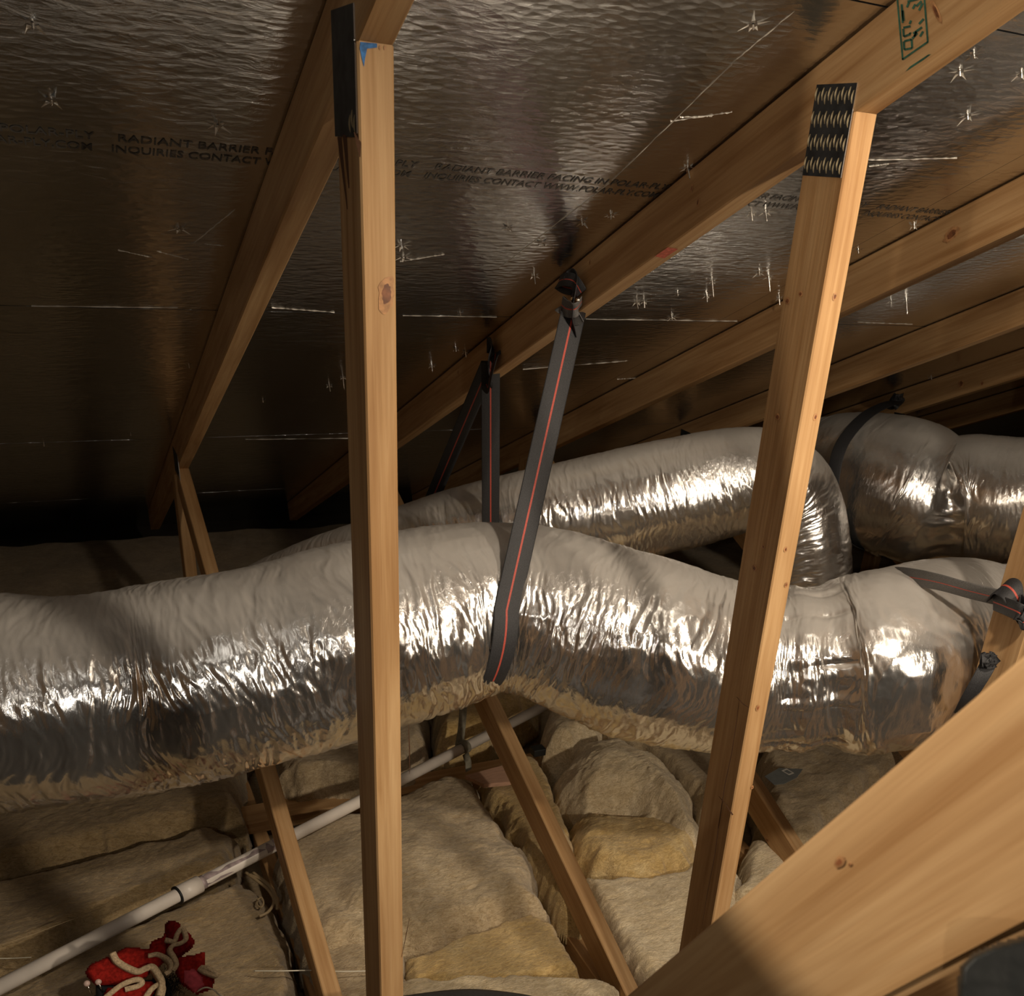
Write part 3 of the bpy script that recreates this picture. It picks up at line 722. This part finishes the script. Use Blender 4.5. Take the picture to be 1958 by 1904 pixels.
# ------------------------------------------------------------------ insulation
def inside(poly, x, y):
    c = np.zeros(x.shape, bool); n = len(poly); j = n - 1
    for i in range(n):
        xi, yi = poly[i]; xj, yj = poly[j]
        m_ = ((yi > y) != (yj > y)) & (x < (xj - xi) * (y - yi) / (yj - yi + 1e-12) + xi); c ^= m_; j = i
    return c
def edge_dist(poly, x, y):
    d = np.full(x.shape, 9.0); n = len(poly)
    for i in range(n):
        a = np.array(poly[i]); b = np.array(poly[(i + 1) % n]); ab = b - a
        t = np.clip(((x - a[0]) * ab[0] + (y - a[1]) * ab[1]) / (ab @ ab), 0, 1)
        d = np.minimum(d, np.hypot(x - a[0] - t * ab[0], y - a[1] - t * ab[1]))
    return d
def batt(label, px, ztop, thick, r, mt, seed, lump=0.016, fib=0.003, tilt=(0, 0), step=0.0045, name='insulation_batt', cat='insulation', group='fiberglass batts on the attic floor', dome=0.0):
    """a glass-fibre batt: outline given where its rim shows, rounded over by r, bottom closed"""
    thick = min(thick, (ztop + 2.450) / 1.08)
    W3 = [PZ(u, v, ztop - 0.35 * thick) for u, v in px]; poly = [(p[0], p[1]) for p in W3]
    x0, y0 = np.min(poly, 0) - step; x1, y1 = np.max(poly, 0) + step
    gx = np.arange(x0, x1 + step, step); gy = np.arange(y0, y1 + step, step)
    X, Y = np.meshgrid(gx, gy, indexing='ij')
    jx = (fbm(X * 14, Y * 14, 0, seed) - .47) * 0.05; jy = (fbm(X * 14, Y * 14, 5, seed + 3) - .47) * 0.05
    ins = inside(poly, X + jx, Y + jy); d = edge_dist(poly, X + jx, Y + jy) * np.where(ins, 1, -1)
    k = np.clip(d / r, 0, 1); prof = np.sqrt(np.clip(1 - (1 - k) ** 2, 0, 1))
    dmax = max(d.max(), 1e-3)
    Z = ztop - thick * (1 - prof) + dome * (np.clip(d, 0, None) / dmax) ** 0.8 + lump * (fbm(X * 6, Y * 6, 1, seed + 5, 3) - .45) * 2 * k
    fw = (fbm(X * 9, Y * 9, 2, seed + 8, 3) - .5) * .25
    Z = Z + fib * (ridge(noise((X + fw) * 26, (Y + fw) * 60, 0, seed + 7)) ** .6 - .6) * (0.2 + 1.4 * noise(X * 8, Y * 8, 0, seed + 9)) * k
    wx = X + .07 * (fbm(X * 7, Y * 7, 3, seed + 20, 3) - .45); wy = Y + .07 * (fbm(X * 7, Y * 7, 7, seed + 21, 3) - .45)
    wr = 0.6 * (noise(X * 3, Y * 3, 0, seed + 22) - .5)
    wisp = ridge(noise(wx * 22 + wy * 60 * wr, wy * 130, 0, seed + 23)) * .6 + ridge(noise(wx * 60, wy * 210 + wx * 70 * wr, 0, seed + 24)) * .4
    Z = Z + (0.0016 + fib * .35) * (wisp - .5) * np.clip(k * 1.5, .3, 1)
    jag = .006 * (noise(X * 60, Y * 60, 0, seed + 25) - .5); Z = Z + jag * (1 - k)
    Z = Z + tilt[0] * (X - X.mean()) + tilt[1] * (Y - Y.mean())
    cell = (d[:-1, :-1] > -step) & (d[1:, :-1] > -step) & (d[1:, 1:] > -step) & (d[:-1, 1:] > -step)
    idx = -np.ones(X.shape, int); use = np.zeros(X.shape, bool)
    for a, b in ((0, 0), (1, 0), (1, 1), (0, 1)): use[a:X.shape[0] - 1 + a, b:X.shape[1] - 1 + b] |= cell
    idx[use] = np.arange(use.sum()); nt_ = int(use.sum())
    zb = ztop - thick * 1.08
    V = np.stack([X[use], Y[use], Z[use]], 1); V2 = V.copy(); V2[:, 2] = np.minimum(zb, V[:, 2] - .002)
    I, J = np.nonzero(cell)
    q = np.stack([idx[I, J], idx[I + 1, J], idx[I + 1, J + 1], idx[I, J + 1]], 1)
    qb = q[:, ::-1] + nt_
    e = {}
    for f_ in q.tolist():
        for a, b in zip(f_, f_[1:] + f_[:1]):
            if (b, a) in e: del e[(b, a)]
            else: e[(a, b)] = 1
    side = [(b, a, a + nt_, b + nt_) for a, b in e]
    o = mesh(name, np.vstack([V, V2]), q.tolist() + qb.tolist() + side, [mt], None, True)
    return tag(o, label, cat, group)
G = 'fiberglass batts on the attic floor'
# loose blanket that fills the bays everywhere below the batts
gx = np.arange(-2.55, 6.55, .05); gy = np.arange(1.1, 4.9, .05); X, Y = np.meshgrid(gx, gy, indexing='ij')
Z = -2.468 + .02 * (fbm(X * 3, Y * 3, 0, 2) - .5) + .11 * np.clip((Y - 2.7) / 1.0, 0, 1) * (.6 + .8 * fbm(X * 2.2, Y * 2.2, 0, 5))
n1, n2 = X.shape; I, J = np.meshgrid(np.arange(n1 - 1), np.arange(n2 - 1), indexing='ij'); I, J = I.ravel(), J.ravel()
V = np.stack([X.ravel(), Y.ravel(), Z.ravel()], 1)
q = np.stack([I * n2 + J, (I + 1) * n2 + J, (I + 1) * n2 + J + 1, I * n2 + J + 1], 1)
o = mesh('loose_insulation', V, q.tolist(), [BATT_BROWN_SHADED], None, True); tag(o, 'loose glass fibre coloured dark brown for shade, filling the attic floor between the batts', 'insulation', kind='stuff')  # dark brown stands in for shade on the back floor and in the gaps

batt('brownish batt under the left end of the near duct, above a long crease', [(-90, 1440), (300, 1400), (470, 1390), (474, 1570), (386, 1583), (200, 1640), (-90, 1705)], -2.265, .16, .06, BATT_BROWN_SHADED, 1)
batt('wide smooth batt between the long crease and the white pipe', [(-90, 1715), (195, 1652), (392, 1592), (462, 1604), (452, 1668), (320, 1730), (0, 1870), (-90, 1900)], -2.30, .16, .05, BATT_BROWN_SHADED, 2)
batt('batt below the white pipe with the red felt lying on it', [(-60, 1910), (330, 1750), (470, 1690), (512, 1716), (556, 1800), (566, 1880), (600, 2010), (-90, 2060)], -2.315, .15, .05, BATT_BROWN_SHADED, 3)
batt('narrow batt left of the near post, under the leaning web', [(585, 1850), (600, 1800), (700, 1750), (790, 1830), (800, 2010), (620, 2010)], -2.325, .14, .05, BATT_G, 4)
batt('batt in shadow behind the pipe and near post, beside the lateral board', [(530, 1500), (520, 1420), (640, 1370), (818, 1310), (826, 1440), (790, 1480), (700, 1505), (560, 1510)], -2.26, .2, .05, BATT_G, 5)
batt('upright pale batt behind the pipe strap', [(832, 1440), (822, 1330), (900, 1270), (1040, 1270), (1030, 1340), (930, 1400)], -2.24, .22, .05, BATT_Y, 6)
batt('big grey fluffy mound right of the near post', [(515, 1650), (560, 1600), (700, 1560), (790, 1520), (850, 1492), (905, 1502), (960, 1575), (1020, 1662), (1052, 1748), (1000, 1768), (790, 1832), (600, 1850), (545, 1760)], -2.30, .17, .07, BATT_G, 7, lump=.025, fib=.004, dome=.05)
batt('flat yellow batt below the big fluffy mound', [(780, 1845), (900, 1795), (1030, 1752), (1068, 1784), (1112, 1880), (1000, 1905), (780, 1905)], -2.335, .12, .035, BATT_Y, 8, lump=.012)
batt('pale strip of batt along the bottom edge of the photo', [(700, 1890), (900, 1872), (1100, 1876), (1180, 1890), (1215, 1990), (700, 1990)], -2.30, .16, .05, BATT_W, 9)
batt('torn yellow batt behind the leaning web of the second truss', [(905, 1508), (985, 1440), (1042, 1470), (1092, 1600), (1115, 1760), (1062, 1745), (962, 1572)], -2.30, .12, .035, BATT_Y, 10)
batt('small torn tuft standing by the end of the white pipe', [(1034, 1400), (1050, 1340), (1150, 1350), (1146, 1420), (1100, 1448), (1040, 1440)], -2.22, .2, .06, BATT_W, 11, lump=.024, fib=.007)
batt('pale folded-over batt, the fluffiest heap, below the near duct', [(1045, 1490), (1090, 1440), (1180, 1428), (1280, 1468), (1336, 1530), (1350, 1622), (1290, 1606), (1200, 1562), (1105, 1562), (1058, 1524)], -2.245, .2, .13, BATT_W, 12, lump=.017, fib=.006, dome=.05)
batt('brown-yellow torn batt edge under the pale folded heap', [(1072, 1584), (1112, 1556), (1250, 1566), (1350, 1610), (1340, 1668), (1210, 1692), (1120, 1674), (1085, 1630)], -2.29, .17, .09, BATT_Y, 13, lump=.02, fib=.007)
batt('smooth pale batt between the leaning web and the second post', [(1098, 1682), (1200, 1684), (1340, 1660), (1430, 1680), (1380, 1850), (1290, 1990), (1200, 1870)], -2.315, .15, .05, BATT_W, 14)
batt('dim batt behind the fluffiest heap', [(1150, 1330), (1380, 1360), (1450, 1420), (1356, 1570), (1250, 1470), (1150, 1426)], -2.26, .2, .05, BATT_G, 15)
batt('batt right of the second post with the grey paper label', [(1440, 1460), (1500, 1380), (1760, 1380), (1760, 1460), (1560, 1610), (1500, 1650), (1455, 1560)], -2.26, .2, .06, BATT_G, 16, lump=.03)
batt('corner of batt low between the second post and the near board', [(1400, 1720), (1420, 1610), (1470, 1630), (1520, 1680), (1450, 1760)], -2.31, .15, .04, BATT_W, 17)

# ------------------------------------------------------------------ things on the attic floor
# lateral board lying across the bottom chords
bm = bmesh.new(); add_box(bm, (-.03, 2.318, -2.40), (1.9, 2.411, -2.362), .003)
o = bmesh_obj('lateral_board', bm, [WOOD]); tag(o, 'board lying across the truss bottoms, half covered by batts', 'board')
# pinkish scrap board
def board_px(name, label, cat, px, z, th, mt):
    T_ = [PZ(u, v, z) for u, v in px]; B_ = [p - np.array([0, 0, th]) for p in T_]; n = len(px)
    Fc = [tuple(range(n)), tuple(range(2 * n - 1, n - 1, -1))] + [(i, n + i, n + (i + 1) % n, (i + 1) % n) for i in range(n)]
    o = mesh(name, T_ + B_, Fc, [mt]); return tag(o, label, cat)
board_px('scrap_board', 'pinkish scrap board tucked behind the big fluffy mound', 'board', [(890, 1482), (965, 1462), (1000, 1440), (1010, 1480), (975, 1494), (925, 1499)], -2.27, .013, SCRAP)
# white drain pipe
p0, p1 = PZ(-40, 1907, -2.245), PZ(1075, 1332, -2.245)
def on_pipe(u): 
    best = min(np.linspace(0, 1, 600), key=lambda f_: abs(CX + F * ((p0 + (p1 - p0) * f_ - CAM) @ RM[0]) / ((p0 + (p1 - p0) * f_ - CAM) @ RM[2]) - u))
    return p0 + (p1 - p0) * best
pipe = thing('drain_pipe', 'white plastic pipe running diagonally over the batts', 'pipe', tuple(p0))
tube('pipe_length', [p0, p1], .0165, [PVC], pipe, 24)
c0, c1 = on_pipe(340), on_pipe(382)
tube('coupling', [c0, c1], .0215, [PVC], pipe, 24)
td = nrm(p1 - p0)
tube('rubber_ring', [c0 - td * .003, c0 + td * .001], .0228, [RUBBER], pipe, 24)
tube('primer_ring', [c1, c1 + td * .012], .0172, [PRIMER], pipe, 24)
# purple primer smears: thin strips wrapped on the pipe
A_ = nrm(np.cross(td, [0, 0, 1.0])); B_ = np.cross(A_, td)
if B_[2] < 0: B_ = -B_
if A_ @ (CAM - c1) < 0: A_ = -A_
def smear(a, b, ang0, ang1, seed):
    V, Fc = [], []; n, k = 26, 6
    for i in range(n + 1):
        f_ = i / n; q0 = a + (b - a) * f_; w_ = (ang1 - ang0) * (0.25 + .75 * noise(f_ * 7, seed, 0, seed)) * min(1, 8 * (1 - f_))
        for j in range(k + 1):
            an = ang0 + w_ * j / k; V.append(q0 + .0168 * (math.cos(an) * A_ + math.sin(an) * B_))
    for i in range(n):
        for j in range(k): Fc.append((i * (k + 1) + j, (i + 1) * (k + 1) + j, (i + 1) * (k + 1) + j + 1, i * (k + 1) + j + 1))
    return mesh('primer_smear', V, Fc, [PRIMER], pipe, True)
smear(c1, on_pipe(505), .75, 1.9, 3); smear(on_pipe(505), on_pipe(548), .0, 1.9, 8); smear(c1, on_pipe(440), -.1, .32, 5)
# grey strap that carries the pipe
h = on_pipe(882)
ph = thing('pipe_hanger', 'grey flat strap looped round the white pipe', 'strap', tuple(h))
up = [PD(888, 1300, np.dot(h - CAM, RM[2]) + .06), PD(884, 1380, np.dot(h - CAM, RM[2]) + .03), PD(878, 1425, np.dot(h - CAM, RM[2]) + .01), h + B_ * .02 - A_ * .004]
ribbon('strap_drop', catmull(up, 30), [nrm(td + .2 * A_)] * 30, .026, .0018, [PIPESTRAP], ph)
loop = [h + td * .012 + .0195 * (math.cos(t) * A_ + math.sin(t) * B_) for t in np.linspace(2.6, -1.2, 22)] + [h + td * .014 + A_ * .018 - B_ * .045, h + td * .014 + A_ * .02 - B_ * .075]
ribbon('strap_loop', loop, [td] * len(loop), .026, .0018, [PIPESTRAP], ph)

# red felt bundle --------------------------------------------------------
NB = nrm(np.array([-.05, -.62, .78])); KB = NB @ PZ(300, 1850, -2.20)
def PB(u, v, d=0.0): return hit(u, v, NB, KB + d)
def pillow(name, px, d, thick, mt, parent, seed, step=3.0, wav=.006):
    """cloth lump: filled outline, domed on both sides"""
    poly = [tuple(q) for q in px]; A0 = np.min(poly, 0) - step; A1 = np.max(poly, 0) + step
    gu = np.arange(A0[0], A1[0] + step, step); gv = np.arange(A0[1], A1[1] + step, step); U, Vv = np.meshgrid(gu, gv, indexing='ij')
    ins = inside(poly, U, Vv); e_ = edge_dist(poly, U, Vv) * np.where(ins, 1, -1)
    k = np.clip(e_ / 14.0, 0, 1); hh = thick * np.sqrt(np.clip(1 - (1 - k) ** 2, 0, 1)) + wav * (fbm(U / 30, Vv / 30, 0, seed) - .47) * 2 * k
    cell = (e_[:-1, :-1] > -step) & (e_[1:, :-1] > -step) & (e_[1:, 1:] > -step) & (e_[:-1, 1:] > -step)
    use = np.zeros(U.shape, bool)
    for a, b in ((0, 0), (1, 0), (1, 1), (0, 1)): use[a:U.shape[0] - 1 + a, b:U.shape[1] - 1 + b] |= cell
    idx = -np.ones(U.shape, int); idx[use] = np.arange(use.sum()); m_ = int(use.sum())
    base = np.array([PB(a, b, d) for a, b in zip(U[use], Vv[use])])
    V = np.vstack([base + NB * hh[use][:, None], base - NB * (.004 + .5 * hh[use][:, None])])
    I, J = np.nonzero(cell); q = np.stack([idx[I, J], idx[I + 1, J], idx[I + 1, J + 1], idx[I, J + 1]], 1)
    e = {}
    for f_ in q.tolist():
        for a, b in zip(f_, f_[1:] + f_[:1]):
            if (b, a) in e: del e[(b, a)]
            else: e[(a, b)] = 1
    Fc = q.tolist() + (q[:, ::-1] + m_).tolist() + [(b, a, a + m_, b + m_) for a, b in e]
    return mesh(name, V, Fc, [mt], parent, True)
felt = thing('felt_bundle', 'crumpled red felt bundle with cream edging lying below the white pipe', 'cloth', tuple(PB(290, 1840, -.02)))
pillow('red_felt', [(163, 1860), (172, 1845), (215, 1826), (240, 1812), (285, 1815), (290, 1800), (312, 1792), (320, 1775), (322, 1830), (300, 1850), (270, 1872), (230, 1882), (180, 1880)], 0.0, .016, REDFELT, felt, 1)
pillow('red_felt', [(315, 1768), (325, 1760), (342, 1764), (348, 1776), (362, 1784), (371, 1800), (368, 1810), (340, 1832), (318, 1835), (318, 1790)], .004, .016, DARKFELT, felt, 2)
pillow('red_felt', [(205, 1890), (290, 1876), (300, 1890), (270, 1925), (190, 1925)], .004, .014, REDFELT, felt, 3)
pillow('red_felt', [(338, 1832), (372, 1826), (392, 1820), (390, 1846), (410, 1870), (405, 1890), (375, 1900), (345, 1880), (335, 1855)], .002, .014, REDFELT, felt, 4)
pillow('pink_felt', [(352, 1858), (372, 1852), (386, 1868), (390, 1885), (372, 1896), (355, 1880)], .016, .008, PINK, felt, 5, wav=.002)
def trim(px, d, wdt, thick=.008, mt=CREAM):
    wdt *= 1.25; thick *= 1.7
    P = catmull([PB(u, v, d) for u, v in px], 60)
    ribbon('cream_trim', P, [nrm(NB + .35 * RM[0])] * 60, wdt, thick, [mt], felt)
trim([(214, 1824), (222, 1838), (240, 1850), (262, 1858), (278, 1852), (290, 1850), (300, 1862), (308, 1880), (304, 1905)], .016, .02, .007)
trim([(284, 1828), (300, 1826), (318, 1834), (326, 1844), (324, 1856), (316, 1862)], .014, .02, .005)
trim([(316, 1798), (332, 1800), (338, 1786), (346, 1776), (352, 1784), (354, 1796), (344, 1804), (330, 1808), (324, 1818), (332, 1832), (336, 1845), (330, 1856)], .018, .018, .005)
trim([(200, 1908), (228, 1886), (250, 1876), (264, 1874), (270, 1880), (262, 1886), (240, 1892)], .014, .018, .006)
trim([(384, 1850), (396, 1852), (412, 1862), (410, 1866), (392, 1860), (380, 1852)], .016, .016, .005)
trim([(272, 1915), (288, 1892), (302, 1884), (310, 1890), (306, 1910)], .012, .02, .006)
# black fur tuft
rg = random.Random(3); V, Fc = [], []
for k in range(900):
    u, v = rg.gauss(328, 13), rg.gauss(1884, 13)
    b_ = PB(u, v, .002); dr = nrm(NB + np.array([rg.uniform(-1, 1), rg.uniform(-1, 1), rg.uniform(-.3, .8)]) * .9); l = rg.uniform(.008, .022); s = nrm(np.cross(dr, [rg.random(), rg.random(), 1])) * .0007
    i = len(V); V += [b_ - s, b_ + s, b_ + dr * l]; Fc.append((i, i + 1, i + 2))
mesh('black_fur', V, Fc, [FUR], felt)
pillow('dark_lining', [(185, 1884), (240, 1878), (320, 1870), (330, 1905), (180, 1925)], -.012, .008, FUR, felt, 8)
for u, v, nm in ((166, 1880, 'left'), (188, 1877, 'right')):
    t = thing('pearl_pin', 'pearl-headed pin at the %s of the pair beside the red felt' % nm, 'pin', tuple(PB(u, v, .005)), 'pearl pins by the red felt')
    bm = bmesh.new(); bmesh.ops.create_uvsphere(bm, u_segments=20, v_segments=12, radius=.0063, matrix=Matrix.Translation(Vector(PB(u, v, .010)))); bmesh_obj('pin_head', bm, [PEARL], t, True)
    tube('pin_shaft', [PB(u, v, .010), PB(u + 9, v + 20, -.004)], .0012, [STEEL], t, 8)
# cables
def wire(name, label, cat, px, r, mt, n=60):
    P = catmull([PZ(u, v, z) for u, v, z in px], n); root = tube(name, P, r, [mt], None, 8, n); return tag(root, label, cat)
wire('thin_wire', 'thin white wire crossing the batts just right of the red felt', 'wire', [(486, 1856, -2.285), (540, 1856, -2.275), (600, 1855, -2.29), (650, 1857, -2.28), (712, 1856, -2.29)], .0015, WIRE)
wire('thin_wire', 'pale thread on the dim batt at the far left edge', 'wire', [(-20, 1812, -2.275), (40, 1794, -2.275), (110, 1768, -2.275), (190, 1738, -2.27)], .0009, CABLE)
wire('thin_wire', 'short pale wire at the lower left edge above the pipe end', 'wire', [(-20, 1832, -2.27), (20, 1832, -2.27), (60, 1830, -2.275)], .0012, WIRE)
wire('thin_wire', 'white looped wire end below the red felt', 'wire', [(372, 1898, -2.24), (392, 1888, -2.22), (408, 1892, -2.23), (420, 1902, -2.25), (440, 1910, -2.26)], .0017, WIRE)
cb = thing('cable_bundle', 'tan cables looping in the dark gap under the white pipe', 'cable', tuple(PZ(510, 1700, -2.30)))
for lst in ([(470, 1668), (492, 1684), (512, 1700), (524, 1722), (514, 1742), (496, 1752)], [(476, 1672), (500, 1682), (520, 1702), (528, 1728)], [(484, 1668), (512, 1690), (528, 1714), (530, 1738)], [(492, 1720), (500, 1716), (504, 1726), (500, 1734), (492, 1730), (492, 1720)]):
    tube('cable', [PZ(u, v, -2.285 - .002 * i) for i, (u, v) in enumerate(lst)], .0038 if len(lst) < 6 or lst[0][0] == 470 else .0022, [CABLE], cb, 8, 40)
# paper label on batt at right
lab = thing('paper_label', 'grey-blue paper sheet with a small white square, on the batt right of the second post', 'label', tuple(PZ(1500, 1480, -2.215)))
V = [PZ(u, v, -2.215) for u, v in ((1462, 1484), (1490, 1468), (1535, 1470), (1524, 1486), (1500, 1498), (1480, 1500))]
mesh('paper_sheet', V + [p - np.array([0, 0, .0012]) for p in V], [tuple(range(6)), tuple(range(11, 5, -1))] + [(i, 6 + i, 6 + (i + 1) % 6, (i + 1) % 6) for i in range(6)], [PAPER], lab)
oq = [(1494, 1473), (1504, 1469), (1519, 1478), (1509, 1482)]; cq = (1506.5, 1475.5)
V = [PZ(u, v, -2.2142) for u, v in oq] + [PZ(cq[0] + (u - cq[0]) * .66, cq[1] + (v - cq[1]) * .6, -2.2142) for u, v in oq]
mesh('white_square', V, [(i, (i + 1) % 4, 4 + (i + 1) % 4, 4 + i) for i in range(4)], [WHITEINK], lab)
bm = bmesh.new(); add_box(bm, tuple(PZ(1022, 1440, -2.27) - np.array([.004, .006, .012])), tuple(PZ(1036, 1430, -2.27) + np.array([.002, .006, .012])), .003)
o = bmesh_obj('plastic_clip', bm, [BLACKP]); tag(o, 'small black plastic piece poking out near the end of the white pipe', 'clip')
# dark rounded things at the frame's lower edge
def lump_px(name, label, cat, px, dist, thick, mt, seed, rr=26.0, step=5.0, wav=.004):
    poly = px; A0 = np.min(poly, 0) - step; A1 = np.max(poly, 0) + step
    gu = np.arange(A0[0], A1[0] + step, step); gv = np.arange(A0[1], A1[1] + step, step); U, Vv = np.meshgrid(gu, gv, indexing='ij')
    e_ = edge_dist(poly, U, Vv) * np.where(inside(poly, U, Vv), 1, -1)
    k = np.clip(e_ / rr, 0, 1); pr = np.sqrt(np.clip(1 - (1 - k) ** 2, 0, 1))
    cell = (e_[:-1, :-1] > -step) & (e_[1:, :-1] > -step) & (e_[1:, 1:] > -step) & (e_[:-1, 1:] > -step)
    use = np.zeros(U.shape, bool)
    for a, b in ((0, 0), (1, 0), (1, 1), (0, 1)): use[a:U.shape[0] - 1 + a, b:U.shape[1] - 1 + b] |= cell
    idx = -np.ones(U.shape, int); idx[use] = np.arange(use.sum()); m_ = int(use.sum())
    dd = thick * pr + wav * (fbm(U / 40, Vv / 40, 0, seed) - .47) * 2 * k
    V = np.array([PD(a, b, dist - t) for a, b, t in zip(U[use], Vv[use], dd[use])] + [PD(a, b, dist + t) for a, b, t in zip(U[use], Vv[use], dd[use])])
    I, J = np.nonzero(cell); q = np.stack([idx[I, J], idx[I + 1, J], idx[I + 1, J + 1], idx[I, J + 1]], 1); e = {}
    for f_ in q.tolist():
        for a, b in zip(f_, f_[1:] + f_[:1]):
            if (b, a) in e: del e[(b, a)]
            else: e[(a, b)] = 1
    o = mesh(name, V, q.tolist() + (q[:, ::-1] + m_).tolist() + [(b, a, a + m_, b + m_) for a, b in e], [mt], None, True)
    return tag(o, label, cat)
lump_px('black_bundle', 'black rounded fabric bundle in the bottom right corner under the near board', 'bag', [(1832, 1880), (1838, 1845), (1860, 1824), (1900, 1806), (1960, 1790), (2080, 1780), (2100, 2000), (1830, 2000)], .40, .035, BLACKP, 5, rr=70.0, wav=.004)
ed = [PZ(u, v, -2.19) for u, v in ((690, 1914), (780, 1899), (880, 1888), (960, 1892), (1040, 1906), (1130, 1932))]
V, Fc = [], []; nn_ = 40; prof = [(0.0, -.25), (0.0, -.03), (-.005, -.008), (-.02, 0.0), (-.3, .01), (-.7, .01), (-1.3, 0.0), (-1.34, -.05), (-1.34, -.20)]
E_ = catmull(ed, nn_)
for p in E_:
    for dy, dz in prof: V.append((p[0] + .05 * dy, p[1] + dy, p[2] + dz + .006 + .006 * noise(p[0] * 9, dy * 4, 0, 3)))
k = len(prof)
for i in range(nn_ - 1):
    for j in range(k - 1): Fc.append((i * k + j, i * k + j + 1, (i + 1) * k + j + 1, (i + 1) * k + j))
    Fc.append((i * k + k - 1, i * k, (i + 1) * k, (i + 1) * k + k - 1))
Fc += [tuple(range(k))[::-1], tuple((nn_ - 1) * k + j for j in range(k))]
o = mesh('grey_mat', V, Fc, [GREYP], None, True)
tag(o, 'dark grey rounded edge of a mat at the bottom centre of the photo', 'mat')

# ------------------------------------------------------------------ roofing nails through the foil
GN = 'roofing nails poking through the foil'
def roof_nail(u, v, kind, label):
    c = PR(u, v, 0.0009); rg = random.Random(int(u * 7 + v)); root = thing('roofing_nail', label, 'nail', tuple(c), GN)
    V, Fc = [], []
    n = {'tear': 5, 'nail': 4, 'dark': 4, 'long': 4}[kind]; sz = {'tear': .017, 'nail': .014, 'dark': .016, 'long': .013}[kind]
    e1 = Ex; e2 = DN
    for k in range(n):
        a = 2 * math.pi * (k + rg.uniform(-.2, .2)) / n; a2 = a + 2 * math.pi / n * .7; l = sz * rg.uniform(.6, 1.3); bend = rg.uniform(.05, .35)
        d1 = e1 * math.cos(a) + e2 * math.sin(a); d2 = e1 * math.cos(a2) + e2 * math.sin(a2); dm = nrm(d1 + d2)
        i = len(V); V += [c + d1 * .006, c + d2 * .006, c + dm * l * .6 + NN * l * .35 * bend, c + dm * l + NN * l * bend]
        Fc += [(i, i + 1, i + 2), (i, i + 2, i + 3), (i + 1, i + 3, i + 2)]
    mesh('foil_flap', V, Fc, [FOIL if kind == 'dark' else FOILTEAR], root)
    l = {'tear': .007, 'nail': .016, 'dark': .006, 'long': .032}[kind]
    tip = c + NN * l + np.array([rg.uniform(-.1, .1), rg.uniform(-.1, .1), 0]) * l
    V, Fc = [], []
    ax = nrm(tip - c); s1_ = nrm(np.cross(ax, Ey)); s2_ = np.cross(ax, s1_)
    for t_, r_ in ((-.05, .0016), (.85, .0015), (1.0, .0002)):
        for k in range(8): V.append(c + (tip - c) * t_ + r_ * (math.cos(k * math.pi / 4) * s1_ + math.sin(k * math.pi / 4) * s2_))
    for i in range(2):
        for k in range(8): Fc.append((i * 8 + k, i * 8 + (k + 1) % 8, (i + 1) * 8 + (k + 1) % 8, (i + 1) * 8 + k))
    Fc.append(tuple(range(16, 24)))
    mesh('nail_shank', V, Fc, [STEEL], root)
NAILS = [(1440, 48, 'tear', 'bright foil tear near the top edge, left of the second chord'), (1835, 138, 'tear', 'bright four-pointed tear under the stamped chord at upper right'),
 (1850, 222, 'tear', 'small bright tear below the four-pointed one at right'), (1953, 142, 'tear', 'tear cut by the right edge of the photo'), (1862, 105, 'dark', 'tiny pale fleck high at right below the stamped chord'),
 (1168, 412, 'tear', 'bright tear just above the second chord, right of the bright patch'), (1113, 425, 'dark', 'flat tan tear beside the dark reflection above the second chord'),
 (972, 436, 'dark', 'dark diamond slit in the middle of the bright foil patch'), (1035, 464, 'dark', 'dark diamond slit at the lower right of the bright patch'), (1022, 528, 'nail', 'nail tip left of the long strap head'),
 (768, 470, 'tear', 'upper bright tear against the right edge of the near post'), (772, 492, 'tear', 'lower bright tear against the right edge of the near post'), (343, 438, 'tear', 'single bright tear left of the near chord'),
 (417, 240, 'tear', 'tear above the word BARRIER left of the near chord'), (62, 45, 'dark', 'pale tear in the top left corner'), (98, 192, 'dark', 'dark slit below the top left tear'),
 (1437, 408, 'nail', 'left nail of the pair under the second chord, left of the second post'), (1464, 406, 'nail', 'right nail of the pair under the second chord, left of the second post'), (1452, 522, 'tear', 'tan tear at the top of the nail cluster beside the second post'),
 (1470, 530, 'long', 'long nail in the cluster beside the second post'), (1490, 572, 'nail', 'lowest nail of the cluster against the second post'), (1362, 540, 'long', 'long thin nail left of the cluster by the second post'),
 (1352, 566, 'nail', 'nail with a crosswise flap beside the long thin nail'), (1296, 562, 'dark', 'tan curled flap right of the long strap'), (1285, 607, 'tear', 'white tear on the seam right of the long strap'),
 (1218, 578, 'nail', 'left nail of the dull pair right of the long strap'), (1232, 577, 'nail', 'right nail of the dull pair right of the long strap'), (1704, 576, 'nail', 'left nail of the pair right of the second post'),
 (1733, 576, 'long', 'right nail of the pair right of the second post'), (1748, 432, 'tear', 'tear touching the top of the third chord'), (1641, 480, 'dark', 'small tear at the right edge of the second post'),
 (656, 722, 'long', 'long nail at the left edge of the near post'), (630, 738, 'nail', 'green-tinged nail left of the near post'), (826, 700, 'nail', 'nail at the top of the second chord right of the near post'),
 (872, 668, 'dark', 'flat flap left of the smaller strap head'), (890, 673, 'nail', 'nail on the chord line left of the smaller strap head'), (84, 850, 'dark', 'dull tear in the dark at the far left'),
 (250, 830, 'dark', 'dull tear in the dark left of the near chord end'), (362, 700, 'dark', 'dull tear close under the near chord'), (503, 766, 'dark', 'faint tear between the near chord and near post'),
 (1315, 322, 'nail', 'nail on the line where the second chord meets the foil'), (1780, 722, 'tear', 'white tear where the fifth chord meets the foil'), (880, 600, 'dark', 'flat tear on the seam below the bright patch')]
for a in NAILS: roof_nail(*a)
